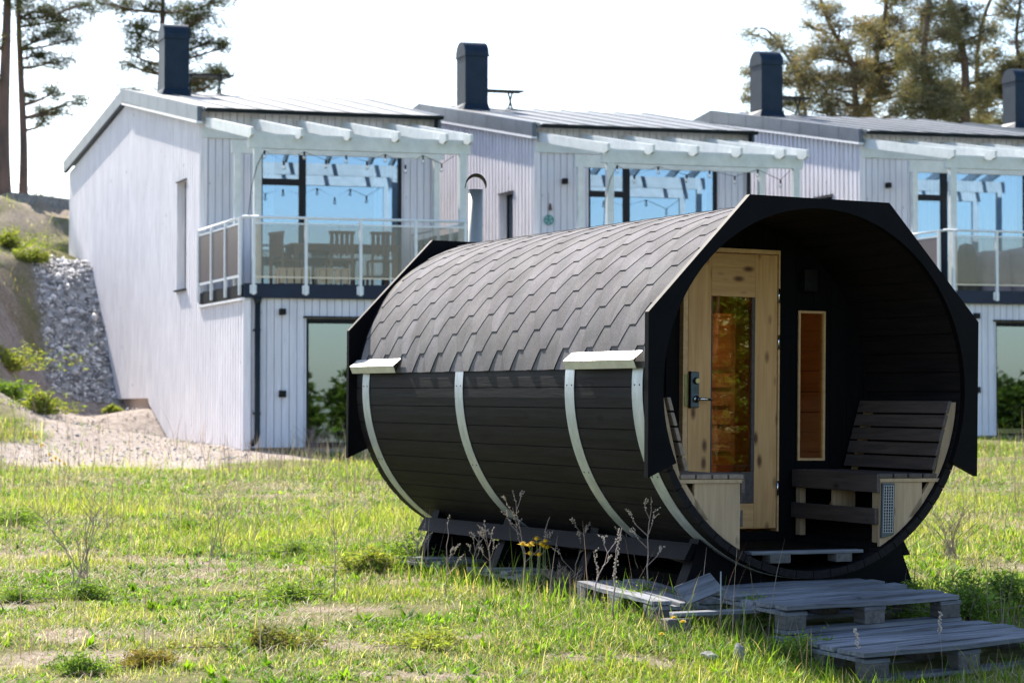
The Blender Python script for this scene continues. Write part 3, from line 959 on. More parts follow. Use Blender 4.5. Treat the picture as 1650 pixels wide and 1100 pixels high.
# wall ornament on the middle house
wo = hbox_thing(1, 'wall_ornament', .265, BD - .04, 1.68)
m = MB()
ring = [(.085 * math.cos(2 * PI * i / 18), 0, .085 * math.sin(2 * PI * i / 18)) for i in range(19)]
m.tube(ring, .012, 6, False)
for i in range(5):
    a = 2 * PI * i / 5 + .3
    m.tube([(0, 0, 0), (.08 * math.cos(a), 0, .08 * math.sin(a))], .014, 6)
m.build('wheel', M['teal'], wo, smooth=True)
m = MB(); m.tube([(0, 0, .5), (0, 0, .085)], .004, 5); m.build('cord', M['stem'], wo)
m = MB(); m.tube([(.03, 0, .30), (.03, 0, .18)], [.018, .036], 8); m.build('bell', M['bark'], wo)
tag(wo, 'turquoise wheel ornament with a small bell hanging on the middle house wall', 'ornament')

# ------------------------------------------------------------------ barrel sauna
HB_ = 2.32                                    # local z of the octagon's top
S = empty('barrel_sauna')
S.location = Vector(SO) - Vector((0, 0, HB_))
S.rotation_euler = (.007, .0088, SY)
tag(S, 'black barrel sauna with grey shingled roof and octagonal black front frame', 'sauna')
def ST(u, v, w): return (u, v, w + HB_)
CW = -1.11
RO, RI = 1.10, 1.056
def P_(r, a, v): return (r * math.sin(a), v, CW + r * math.cos(a))    # a = 0 at the top
# staves
m = MB(ST)
ns_ = 56
for i in range(ns_):
    a0 = 2 * PI * i / ns_ + .0024; a1 = 2 * PI * (i + 1) / ns_ - .0024
    am = (a0 + a1) / 2
    q = []
    for v in (.03, 4.30):
        q.append([P_(RI, a0, v), P_(RI, am, v), P_(RI, a1, v), P_(RO, a1, v), P_(RO + .0012, am, v), P_(RO, a0, v)])
    k = m.add(q[0] + q[1], [])
    m.f += [(k, k + 1, k + 2, k + 3, k + 4, k + 5), (k + 6, k + 7, k + 8, k + 9, k + 10, k + 11)]
    for j in range(6):
        j2 = (j + 1) % 6
        m.f.append((k + j, k + j2, k + 6 + j2, k + 6 + j))
m.build('barrel_staves', M['stave'], S)
m = MB(ST)   # thin tongue layer that closes the joints
for i in range(112):
    a0 = 2 * PI * i / 112; a1 = 2 * PI * (i + 1) / 112
    for r in (RO - .006,):
        m.hexa([P_(r - .02, a0, .05), P_(r - .02, a1, .05), P_(r, a1, .05), P_(r, a0, .05), P_(r - .02, a0, 4.28), P_(r - .02, a1, 4.28), P_(r, a1, 4.28), P_(r, a0, 4.28)])
m.build('stave_tongues', M['porch'], S)
# shingles
SL = []
vv, ff, ccol = [], [], []
RS = RO + .006
ex = .128; per = .30; q4 = .075
s0 = -1.62
ncourse = 26
rnd = random.Random(4)
def shingle_pt(v, s, r): return (r * math.sin(s / RO), v, CW + r * math.cos(s / RO) + HB_)
V0, V1 = .045, 4.235
for side in (-1, 1):
    for c in range(-1, 13):
        sb = 1.62 - max(c, 0) * ex        # lower edge (tab bottoms) of this course, measured from the ridge line
        off = (0.897 + (.146 * (c % 2)))
        # breakpoints
        bps = []
        i0 = int((V0 - off) / q4) - 2
        j = i0
        while off + j * q4 < V1 + q4:
            bps.append(j); j += 1
        upper = max(sb - .30, -.02)
        for j in bps:
            ph = j % 4     # 0: flat bottom ends.. pattern: 0->1 flat bottom, 1->2 slant up, 2->3 flat top, 3->4 slant down
            va, vb = off + j * q4, off + (j + 1) * q4
            ea = {0: 0, 1: 0, 2: ex, 3: ex}[ph]; eb = {0: 0, 1: ex, 2: ex, 3: 0}[ph]
            if c == -1: ea = eb = -.002
            if vb <= V0 or va >= V1: continue
            # clip
            if va < V0:
                t = (V0 - va) / (vb - va); ea = ea + (eb - ea) * t; va = V0
            if vb > V1:
                t = (V1 - va) / (vb - va); eb = ea + (eb - ea) * t; vb = V1
            tabid = (j - ph) // 4 if ph != 3 else (j - ph) // 4
            rr = random.Random(tabid * 131 + c * 17 + (side + 1) * 7)
            tone = rr.uniform(.80, 1.14)
            col = (tone * rr.uniform(.98, 1.02), tone, tone * rr.uniform(.97, 1.03))
            ns2 = 1 if abs(ea - eb) < 1e-6 else 4
            K = 8
            for q2 in range(ns2):
                xa = va + (vb - va) * q2 / ns2; xb = va + (vb - va) * (q2 + 1) / ns2
                fa = ea + (eb - ea) * q2 / ns2; fb = ea + (eb - ea) * (q2 + 1) / ns2
                base = len(vv)
                for kk in range(K + 1):
                    for (vx, e) in ((xa, fa), (xb, fb)):
                        st_ = sb - e
                        s = st_ + (upper - st_) * kk / K
                        lift = .0078 * max(0, 1 - (sb - s) / .34) + .001 if c >= 0 else .0008
                        vv.append(shingle_pt(vx, side * s, RS + lift)); ccol.append(col)
                for kk in range(K):
                    a = base + kk * 2
                    ff.append((a, a + 1, a + 3, a + 2))
                eb0 = len(vv)
                for dl in (.0001, -.0062):
                    for (vx, e) in ((xa, fa), (xb, fb)):
                        lf = .0078 * max(0, 1 - e / .34) + .001 if c >= 0 else .0008
                        vv.append(shingle_pt(vx, side * (sb - e + .0012), RS + lf + dl)); ccol.append((.10, .10, .11))
                ff.append((eb0, eb0 + 1, eb0 + 3, eb0 + 2))
tot = [4] * len(ff)
sh = np_mesh('shingle_roof', vv, np.array(ff).ravel(), np.array(tot), M['shingle'], np.array(ccol))
sh.parent = S
# black felt under the shingles at the very back
m = MB(ST)
for i in range(40):
    a0 = -1.475 + 2.95 * i / 40; a1 = -1.475 + 2.95 * (i + 1) / 40
    m.hexa([P_(RO, a0, 4.2), P_(RO, a1, 4.2), P_(RO + .004, a1, 4.2), P_(RO + .004, a0, 4.2), P_(RO, a0, 4.335), P_(RO, a1, 4.335), P_(RO + .004, a1, 4.335), P_(RO + .004, a0, 4.335)])
m.build('roof_felt', M['facb'], S)
# front and rear fascia
def fascia(v0, v1, name, label=None):
    m = MB(ST)
    outer = [(-.982, -1.545), (-1.147, -1.62), (-1.152, -.69), (-.488, 0), (.488, 0), (1.152, -.69), (1.147, -1.62), (.982, -1.545)]
    # inner arc from right bottom over the top to left bottom
    r = 1.052
    aR = math.atan2(.982, -1.545 - CW)
    N = 64
    arc = [(r * math.sin(aR - 2 * aR * i / N), CW + r * math.cos(aR - 2 * aR * i / N)) for i in range(N + 1)]
    # outer ring resampled at the same angles
    def outer_at(a):
        d = (math.sin(a), math.cos(a)); best = 1e9
        for (x0, z0), (x1, z1) in zip(outer[:-1], outer[1:]):
            z0 -= CW; z1 -= CW
            ex_, ez = x1 - x0, z1 - z0
            den = d[0] * ez - d[1] * ex_
            if abs(den) < 1e-9: continue
            t = (x0 * ez - z0 * ex_) / den
            s = (x0 * d[1] - z0 * d[0]) / den
            if t > .9 and -1e-6 <= s <= 1 + 1e-6: best = min(best, t)
        return best if best < 5 else r + .03
    angs = [-aR + 2 * aR * i / N for i in range(N + 1)]
    key = [math.atan2(x, z - CW) for x, z in outer]
    angs = sorted(set([round(a, 5) for a in angs + [k_ for k_ in key if abs(k_) <= aR]]))
    k0 = None
    for i, a in enumerate(angs):
        ro = max(outer_at(a), r + .004)
        for (rr, vq) in ((r, v0), (ro, v0), (ro, v1), (r, v1)):
            m.v.append((rr * math.sin(a), vq, CW + rr * math.cos(a)))
    n = len(angs)
    for i in range(n - 1):
        for j in range(4):
            m.f.append((i * 4 + j, i * 4 + (j + 1) % 4, (i + 1) * 4 + (j + 1) % 4, (i + 1) * 4 + j))
    m.f.append((0, 1, 2, 3)); m.f.append(((n - 1) * 4, (n - 1) * 4 + 1, (n - 1) * 4 + 2, (n - 1) * 4 + 3))
    # bottom outer tips beyond the ray fan
    for sgn in (-1, 1):
        pts = [(sgn * .982, -1.545), (sgn * 1.147, -1.62), (sgn * 1.1485, -1.40), (sgn * 1.02, -1.40)]
        m.prism(pts, lambda p, k: (p[0], (v0 + .0015, v1 - .0015)[k], p[1]))
    return m.build(name, M['facb'], S)
IPU, IPW = .775, -.58
ff_ = fascia(-.018, .024, 'front_fascia')
fr_ = fascia(4.335, 4.375, 'rear_fascia')

# rear wall: black boards, unseen window enlarged to let more daylight into the cabin
def disc_boards(mb, v0, v1, rad, bw, holes, ax=0, gap=.004, cw=CW):
    n = int(2 * rad / bw) + 1
    a = -rad + 1e-4
    edges = []
    while a < rad - .002:
        b = min(a + bw, rad - 1e-4); edges.append((a + gap / 2, b - gap / 2)); a = b
    for a, b in edges:
        cuts = sorted({a, b} | {h for q in holes for h in q[:2] if a < h < b})
        for p, q in zip(cuts[:-1], cuts[1:]):
            sub = 3
            for i in range(sub):
                p1 = p + (q - p) * i / sub; q1 = p + (q - p) * (i + 1) / sub
                hp = math.sqrt(max(rad ** 2 - p1 ** 2, 0)); hq = math.sqrt(max(rad ** 2 - q1 ** 2, 0))
                mid = (p1 + q1) / 2
                hs = sorted([(h[2], h[3]) for h in holes if h[0] < mid < h[1]])
                segs = []; cur = 'b'
                for h0, h1 in hs: segs.append((cur, h0)); cur = h1
                segs.append((cur, 't'))
                for s0_, s1_ in segs:
                    zl = (cw - hp, cw - hq) if s0_ == 'b' else (s0_, s0_)
                    zh = (cw + hp, cw + hq) if s1_ == 't' else (s1_, s1_)
                    if zh[0] - zl[0] < .002 and zh[1] - zl[1] < .002: continue
                    mb.hexa([(p1, v0, zl[0]), (q1, v0, zl[1]), (q1, v1, zl[1]), (p1, v1, zl[0]), (p1, v0, zh[0]), (q1, v0, zh[1]), (q1, v1, zh[1]), (p1, v1, zh[0])])
m = MB(ST)
disc_boards(m, 4.10, 4.14, RI - .002, .12, [(-.75, .75, -1.60, -.45)])
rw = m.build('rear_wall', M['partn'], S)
m = MB(ST); m.box(-.75, .75, 4.115, 4.125, -1.60, -.45); m.build('rear_window', glass('clear_glass', (.9, .92, .9), .05), rw)
m = MB(ST)
disc_boards(m, .985, 1.015, RI - .002, .13, [(-.355, .35, -1.99, -.235), (.52, .725, -1.55, -.605)])
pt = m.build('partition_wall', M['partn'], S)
m = MB(ST)
m.box(-.60, .62, .965, .984, -.62, -.585) if False else None
m.box(.35, .45, .972, .984, -2.0, -.16); m.box(-.45, -.356, .972, .984, -2.0, -.20)
m.box(.45, 1.0, .974, .984, -.585, -.56)
m.box(-.354, .349, .955, .984, -2.085, -1.995)
m.build('trim_boards', M['partn'], pt)
# cabin lining
m = MB(ST)
for i in range(48):
    a0 = 2 * PI * i / 48 + .002; a1 = 2 * PI * (i + 1) / 48 - .002
    m.hexa([P_(1.035, a0, 1.02), P_(1.035, a1, 1.02), P_(1.052, a1, 1.02), P_(1.052, a0, 1.02), P_(1.035, a0, 4.098), P_(1.035, a1, 4.098), P_(1.052, a1, 4.098), P_(1.052, a0, 4.098)])
m.build('cabin_lining', M['orange'], S)
m = MB(ST); disc_boards(m, 1.016, 1.03, 1.03, .13, [(-.355, .35, -1.99, -.235), (.52, .725, -1.55, -.605)]); m.build('cabin_front_lining', M['orange'], S)
m = MB(ST); disc_boards(m, 4.08, 4.098, 1.03, .13, [(-.75, .75, -1.60, -.45)]); m.build('cabin_rear_lining', M['orange'], S)
m = MB(ST); disc_boards(m, 2.15, 2.18, 1.03, .13, [(-.10, IPU, -1.66, IPW)]); m.build('inner_partition', M['orange'], S)
m = MB(ST); m.box(IPU, IPU + .045, 2.12, 2.149, -1.66, IPW); m.build('partition_frame', M['orange'], S)
# cabin benches and floor
m = MB(ST)
for i in range(9): m.box(-.62 + i * .14, -.62 + i * .14 + .13, 1.05, 4.05, -1.98, -1.955)
cf = m.build('cabin_floor', M['orange'], S)
for sg in (-1, 1):
    m = MB(ST)
    for i in range(4): m.box(sg * (.42 + i * .135), sg * (.42 + i * .135 + .12), 2.2, 4.0, -1.55, -1.52)
    m.box(sg * .42, sg * .45, 2.2, 4.0, -1.62, -1.55)
    m.box(sg * .44, sg * .47, 2.2, 4.0, -1.82, -1.74)
    m.box(sg * .46, sg * .52, 2.25, 2.31, -1.95, -1.55); m.box(sg * .46, sg * .52, 3.7, 3.76, -1.95, -1.55)
    m.build('cabin_bench', M['orange'], S)
    m = MB(ST)
    for i in range(4):
        z = -1.42 + i * .13
        m.bar((sg * (.965 - .0 + i * .008), 2.2, z), (sg * (.965 + i * .008), 4.0, z), .022, .10)
    m.build('cabin_backrest', M['orange'], S)
# door
df = MB(ST)
df.box(-.354, -.322, .93, 1.0, -1.99, -.236); df.box(.337, .349, .93, 1.0, -1.99, -.236); df.box(-.322, .337, .93, 1.0, -.262, -.236)
dfo = df.build('door_frame', M['orange'], S)
dl = MB(ST)
dl.box(-.316, -.150, .935, .975, -1.97, -.266)
dl.box(.168, .333, .935, .975, -1.97, -.266)
door = dl.build('door', M['pine'], S, bevel=.003)
m = MB(ST)
m.box(-.1495, .1675, .936, .974, -.355, -.268); m.box(-.1495, .1675, .936, .974, -.443, -.3551); m.box(-.1495, .1675, .936, .974, -.535, -.4431)
m.build('door_rail', M['pineh'], door, bevel=.002)
m = MB(ST); m.box(-.1495, .1675, .936, .974, -1.97, -1.815); m.build('door_rail', M['pineh'], door, bevel=.002)
m = MB(ST)
m.box(-.1495, .1675, .936, .972, -1.813, -1.62)
m.build('lower_panel', M['slat'], door)
m = MB(ST); m.box(-.149, .1675, .952, .960, -1.62, -.535); m.build('door_pane', M['bronze'], door)
m = MB(ST); m.box(.145, .1675, .934, .951, -1.62, -.535); m.box(-.149, -.142, .934, .951, -1.62, -.535); m.build('pane_bead', M['slat'], door)
m = MB(ST); m.box(-.31, -.245, .915, .934, -1.225, -1.005); lk = m.build('lock', M['lockp'], door, bevel=.004)
m = MB(ST)
m.box(-.314, -.3105, .905, .934, -1.228, -1.002)
m.tube([(-.27, .914, -1.06), (-.27, .903, -1.06)], .021, 16)
m.build('lock_body', M['black'], lk)
m = MB(ST); m.tube([(-.268, .905, -1.06), (-.268, .896, -1.06)], .016, 16); m.build('key_cylinder', M['brasskey'], lk, smooth=False)
m = MB(ST)
for i in range(4):
    for j in range(3): m.tube([(-.285 + j * .012, .9155, -1.10 - i * .011), (-.285 + j * .012, .913, -1.10 - i * .011)], .0025, 6)
m.build('keypad', M['black'], lk)
m = MB(ST)
m.tube([(-.272, .915, -1.172), (-.272, .905, -1.172)], .022, 16)
m.tube([(-.272, .905, -1.172), (-.272, .872, -1.172)], .009, 10)
m.tube([(-.276, .872, -1.172), (-.23, .870, -1.172), (-.175, .874, -1.175)], [.009, .009, .007], 8)
m.build('handle', M['chrome'], lk, smooth=True)
m = MB(ST); m.box(-.345, -.325, .925, .932, -1.22, -1.02); m.build('strike_plate', M['chrome'], dfo)
for z in (-.52, -.81, -1.72):
    m = MB(ST); m.tube([(.338, .928, z - .045), (.338, .928, z + .045)], .008, 8); m.build('hinge', M['chrome'], dfo, smooth=True)
# small window
m = MB(ST)
for b in ((.52, .535), (.71, .725)): m.box(b[0], b[1], .975, 1.02, -1.55, -.605)
m.box(.535, .71, .975, 1.02, -1.55, -1.535); m.box(.535, .71, .975, 1.02, -.62, -.605)
wf = m.build('window', M['orange'], S)
m = MB(ST); m.box(.535, .71, .99, .997, -1.535, -.62); m.build('window_pane', M['bronze'], wf)
m = MB(ST); m.box(.515, .61, .90, .974, -.485, -.35); m.box(.53, .595, .895, .90, -.47, -.42); wl = m.build('wall_lamp', M['black'], S, bevel=.01)
# porch floor and step board
m = MB(ST)
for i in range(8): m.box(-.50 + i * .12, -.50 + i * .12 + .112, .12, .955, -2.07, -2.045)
m.build('porch_floor', M['porch'], S)
m = MB(ST); m.box(-.42, .36, .04, .17, -2.068, -2.048); stp = m.build('threshold_board', M['pallet'], S, bevel=.003)
m = MB(ST); m.box(-.30, -.16, .03, .12, -2.115, -2.068); m.build('support_block', M['palletd'], stp)
m = MB(ST); m.box(.16, .27, .03, .12, -2.115, -2.068); m.build('support_block', M['palletd'], stp)

# benches
def bench(sg, name):
    B = empty(name); B.parent = S
    light = M['greypine']
    m = MB(ST)
    # end panel, lower edge following the barrel
    poly = [(.49, -1.655), (.795, -1.655)]
    for i in range(9):
        x = .795 - (.795 - .49) * i / 8
        poly.append((x, CW - math.sqrt(1.05 ** 2 - x * x) + .004))
    m.prism(poly, lambda p, k: (sg * p[0], (.06, .085)[k], p[1]))
    m.build('end_panel', light, B)
    m = MB(ST); m.box(sg * .47, sg * .93, .05, .082, -1.653, -1.632); m.build('seat_rail', M['greypine'], B)
    for i in range(4):
        m = MB(ST); x = .475 + i * .108; m.box(sg * x, sg * (x + .096), .045, .95, -1.63, -1.603); m.build('seat_slat', M['slat' if sg > 0 else 'slatl'], B, bevel=.003)
    m = MB(ST); m.box(sg * .462, sg * .486, .05, .955, -1.715, -1.604); m.build('front_rail', M['slat'], B, bevel=.003)
    m = MB(ST); m.box(sg * .462, sg * .486, .07, .965, -1.905, -1.81); m.build('lower_rail', M['slat'], B, bevel=.003)
    for v in (.90, .09):
        m = MB(ST); m.box(sg * .488, sg * .53, v, v + .045, CW - 1.05 * .86 + .0, -1.632); m.build('leg', light, B)
    m = MB(ST); m.box(sg * .50, sg * .66, .55, .575, -1.90, -1.655); m.build('middle_panel', light, B)
    # backrest supports following the barrel, and slats along the bench
    for v in (.06, .90):
        m = MB(ST)
        pin = [(.985 + .02, -1.175), (1.048, -1.175)]
        out = []
        for i in range(9):
            z = -1.175 - .69 * i / 8
            xo = math.sqrt(1.048 ** 2 - (z - CW) ** 2)
            out.append((xo, z))
        inn = [(1.0, -1.175), (.895, -1.60), (.70, -1.86)]
        poly = out + inn[::-1]
        m.prism(poly, lambda p, k: (sg * p[0], (v, v + .028)[k], p[1]))
        m.build('back_support', light if v < .5 else M['orange'], B)
    for i in range(5):
        z = -1.205 - i * .085; x = .985 - (.985 - .885) * (i / 4) - .012
        tilt = .022
        m = MB(ST)
        dx = .5 * .078 * (.10 / .34)
        m.hexa([(sg * (x - dx - .012), .035, z - .037), (sg * (x - dx + .012), .035, z - .037), (sg * (x - dx + .012), .95, z - .037), (sg * (x - dx - .012), .95, z - .037),
                (sg * (x + dx - .012), .035, z + .037), (sg * (x + dx + .012), .035, z + .037), (sg * (x + dx + .012), .95, z + .037), (sg * (x + dx - .012), .95, z + .037)])
        m.build('back_slat', M['slat' if sg > 0 else 'slatl'], B, bevel=.002)
    return B
bench(1, 'bench'); bench(-1, 'bench')
# grille on the right bench's end panel
m = MB(ST); m.prism([(.497, -1.66), (.585, -1.66), (.578, -1.965), (.49, -1.985)], lambda p, k: (p[0], (.040, .0598)[k], p[1]))
gr = m.build('vent_grille', M['lockp'], S, bevel=.003)
m = MB(ST)
for i in range(5): m.bar((.503 + i * .0172 , .037, -1.675), (.497 + i * .0172, .037, -1.95), .003, .003)
for i in range(17): m.bar((.502 - i * .0004, .037, -1.675 - i * .0172), (.573 - i * .0004, .037, -1.675 - i * .0172), .003, .003)
m.build('grid', M['wire'], gr)
m = MB(ST); m.box(.503, .572, .0385, .0398, -1.95, -1.675); m.build('black_backing', M['black'], gr)  # solid black sheet behind the grid
# metal bands
def band(v, wd, name='metal_band'):
    m = MB(ST)
    N = 60
    a0 = -1.46; a1 = -PI + .0
    for i in range(N * 2):
        p = 1.46 + (2 * PI - 2.92) * i / (2 * N); q = 1.46 + (2 * PI - 2.92) * (i + 1) / (2 * N)
        r = RO + .003; r2 = RO + .006
        m.hexa([P_(r, p, v - wd / 2), P_(r, q, v - wd / 2), P_(r2, q, v - wd / 2), P_(r2, p, v - wd / 2), P_(r, p, v + wd / 2), P_(r, q, v + wd / 2), P_(r2, q, v + wd / 2), P_(r2, p, v + wd / 2)])
    m.build(name, M['band'], S)
for v, wd in ((.185, .12), (1.0, .115), (2.55, .12), (4.12, .12)): band(v, wd)
m = MB(ST)
for v in (.185, 1.0, 2.55, 4.12):
    for a in (-1.56, -2.05, -2.55):
        for dv in (-.03, .03): m.sphere(P_(RO + .006, a, v + dv), .005, 6, 4)
m.build('band_nails', M['black'], S)['kind'] = 'stuff'
# bent flashing pieces over two bands
for v0, v1 in ((.13, .97), (3.50, 4.28)):
    m = MB(ST)
    prof = [(-1.105, -.905), (-1.165, -.955), (-1.145, -1.005)]
    for (x0, z0), (x1, z1) in zip(prof[:-1], prof[1:]):
        m.hexa([(x0, v0, z0), (x0 + .003, v0, z0 - .002), (x0 + .003, v1, z0 - .002), (x0, v1, z0), (x1, v0, z1), (x1 + .003, v0, z1), (x1 + .003, v1, z1), (x1, v1, z1)])
    cl_ = m.build('gutter_flashing', M['clip'], S)
    for vs_ in (v0 + .10, v1 - .14):
        m = MB(ST); m.sphere((-1.134, vs_, -.928), .007, 8, 5); m.build('screw', M['black'], cl_)
# skirts and cradle
for sg in (-1, 1):
    m = MB(ST)
    m.hexa([(sg * .70, .17, -2.005), (sg * .74, .17, -2.0), (sg * .74, 3.87, -2.03), (sg * .70, 3.87, -2.035), (sg * .755, .17, -2.10), (sg * .795, .17, -2.095), (sg * .795, 3.87, -2.125), (sg * .755, 3.87, -2.13)])
    m.build('skirt_board', M['facb'], S)
for v in (.16, 1.35, 2.55, 3.70):
    m = MB(ST)
    poly = [(-.82, -2.30), (-.74, -2.11)]
    for i in range(13):
        x = -.70 + 1.40 * i / 12
        poly.append((x, CW - math.sqrt(1.115 ** 2 - x * x)))
    poly += [(.74, -2.11), (.82, -2.30)]
    m.prism(poly, lambda p, k: (p[0], v + .10 * k, p[1]))
    m.build('cradle', M['facb'], S)
m = MB(ST)
for sg in (-1, 1): m.box(sg * .45, sg * .60, .27, 3.7, -2.30, -2.21)
m.build('cradle_runner', M['porch'], S)
# flue
m = MB(ST)
m.tube([(0, 4.62, -.9), (0, 4.62, .425)], .056, 20)
m.tube([(0, 4.15, -.9), (0, 4.62, -.9)], .056, 16)
fl = m.build('flue_pipe', M['steel'], S, smooth=True)
m = MB(ST)
r = .082
arc = [(r * math.cos(PI * i / 16), .445 + r * 1.15 * math.sin(PI * i / 16)) for i in range(17)]
arc2 = [(x * .93, .445 + (z - .445) * .93) for x, z in arc]
for i in range(16):
    (x0, z0), (x1, z1), (x2, z2), (x3, z3) = arc[i], arc[i + 1], arc2[i + 1], arc2[i]
    q_ = []
    for yy in (-.11, .11):
        for (xx, zz_) in ((x0, z0), (x1, z1), (x2, z2), (x3, z3)):
            c_, s_ = math.cos(-.42), math.sin(-.42); q_.append((xx * c_ - yy * s_, 4.62 + xx * s_ + yy * c_, zz_))
    m.hexa(q_)
m.build('flue_cap', M['facb'], fl)

# ------------------------------------------------------------------ pallets and loose wood
def pallet(name, o, ex_, ey, label, L=1.2, W_=.95, nb=5, seed=0, group='weathered grey pallets under and before the sauna'):
    """o: near-left top corner; ex_: direction along the boards; ey: direction across"""
    rd = random.Random(seed)
    ex_ = Vector(ex_).normalized(); ez = ex_.cross(Vector(ey)).normalized(); ey_ = ez.cross(ex_).normalized()
    E = empty(name); 
    mt = Matrix((ex_, ey_, ez)).transposed().to_4x4(); mt.translation = Vector(o) - ez * .144
    E.matrix_world = mt
    bw_ = .112 if nb > 3 else .12
    gap = (W_ - nb * bw_) / (nb - 1)
    for i in range(nb):
        y = i * (bw_ + gap)
        m = MB()
        n = 10
        wv = rd.uniform(-.006, .006); dz_ = rd.uniform(0, .010)
        x0 = rd.uniform(-.02, .02); x1 = L + rd.uniform(-.03, .02)
        prev = None
        for j in range(n):
            xa = x0 + (x1 - x0) * j / n; xb = x0 + (x1 - x0) * (j + 1) / n
            f = lambda x: .1175 + dz_ + .004 * math.sin(x * 5 + i * 2 + seed) + wv * x
            g = lambda x: .003 * math.sin(x * 23 + i * 5 + seed)
            m.hexa([(xa, y + g(xa), f(xa)), (xb, y + g(xb), f(xb)), (xb, y + bw_ + g(xb + 2), f(xb)), (xa, y + bw_ + g(xa + 2), f(xa)), (xa, y + g(xa), f(xa) + .022), (xb, y + g(xb), f(xb) + .022), (xb, y + bw_ + g(xb + 2), f(xb) + .022), (xa, y + bw_ + g(xa + 2), f(xa) + .022)])
        m.build('top_board', M['pallet'], E)
    for i, x in enumerate((0, (L - .145) / 2, L - .145)):
        m = MB(); m.box(x, x + .145, 0.002, W_ - .002, .098, .1165); m.build('cross_board', M['pallet'], E)
        for y in (.002, W_ / 2 - .05, W_ - .102):
            m = MB(); m.box(x + .002, x + .14, y, y + .10, .022, .0975); m.build('block', M['palletd'], E, bevel=.004)
    for y in (.0, W_ / 2 - .05, W_ - .1):
        m = MB(); m.box(0, L, y, y + .10, 0, .0215); m.build('bottom_board', M['pallet'], E)
    tag(E, label, 'pallet', group)
    return E
def vdir(a, b): return (Vector(b) - Vector(a))
# upper step pallet: near-left, right and far-left corners
pallet('pallet', (1.45, 12.0, -1.046), vdir((1.45, 12.0, -1.046), (2.50, 12.58, -1.026)), vdir((1.45, 12.0, -1.046), (1.19, 12.9, -.997)), 'upper step pallet lying flat right below the sauna porch', 1.2, .92, 6, 1)
pallet('pallet', (1.77, 11.3, -1.218), vdir((1.77, 11.3, -1.218), (2.84, 11.86, -1.186)), vdir((1.77, 11.3, -1.218), (1.45, 12.08, -1.19)), 'lower step pallet at the bottom right corner, weeds growing over it', 1.3, .84, 6, 2)
def sw(u, v, w): 
    p = SO + SR * u + SB * v; return Vector((p[0], p[1], SO[2] + w))
pallet('pallet', (1.17, 12.55, -1.05), (-.34, .94, .034), (-.893, -.449, 0), 'grey pallet lying left of the steps, running under the front of the sauna', 1.15, .42, 3, 3)
pallet('pallet', sw(-.95, 1.9, -2.272), SR, SB, 'grey pallet under the middle of the sauna, half buried in weeds', 1.2, .80, 4, 4)
pallet('pallet', sw(-.95, 3.15, -2.272), SR, SB, 'grey pallet under the back end of the sauna', 1.2, .80, 4, 5)
# pallet below the upper step one
def loose(name, a, b, wd, th, label, up=(0, 0, 1), m_='pallet'):
    m = MB()
    a = Vector(a); b = Vector(b); L = (b - a).length
    m.box(0, L, -wd / 2, wd / 2, -th / 2, th / 2)
    o = m.build(name, M[m_], None, bevel=.003)
    d = (b - a).normalized(); z = Vector(up); y = z.cross(d).normalized(); z = d.cross(y)
    mt = Matrix((d, y, z)).transposed().to_4x4(); mt.translation = a; o.matrix_world = mt
    tag(o, label, 'board')
loose('loose_board', (.93, 12.45, -1.02), (1.14, 12.62, -.955), .13, .022, 'short grey board leaning up beside the front cradle', (.3, -.7, .7))
loose('loose_board', (.86, 12.22, -1.10), (1.34, 12.30, -1.085), .10, .022, 'grey board lying flat against the left side of the upper step pallet')
m = MB(); m.box(-.07, .07, -.05, .05, -.06, .05); o = m.build('wood_block', M['palletd'], None, bevel=.006); o.location = (.88, 12.16, -1.165); o.rotation_euler = (0, 0, .4)
tag(o, 'single grey wood block on the ground left of the steps', 'wood block')
m = MB(); m.tube([(0, 0, 0), (.002, 0, .36)], .0045, 6); o = m.build('metal_stake', M['steel'], None, smooth=True); o.location = (1.115, 12.1, -1.22)
tag(o, 'thin upright metal stake at the left corner of the upper step pallet', 'stake')
def rock(x, y, r, label, sc3=(1, 1, .7), seed=0, group=None):
    m = MB(); m.sphere((0, 0, 0), r, 14, 9, sc3)
    m.v = [tuple(Vector(p) * (1 + .28 * noise.noise(Vector(p) * (1.6 / r) + Vector((seed, 0, 0))))) for p in m.v]
    o = m.build('rock', M['rock'], None); o.location = (x, y, hz(x, y) + r * .25); o.rotation_euler = (0, 0, seed)
    tag(o, label, 'rock', group)
rock(1.16, 11.55, .055, 'pale upright stone in the shade left of the steps', (.6, .6, 1.3), 1)
rock(1.0, 11.5, .05, 'flat grey stone lying beside the pale upright stone', (1.6, .8, .5), 2)

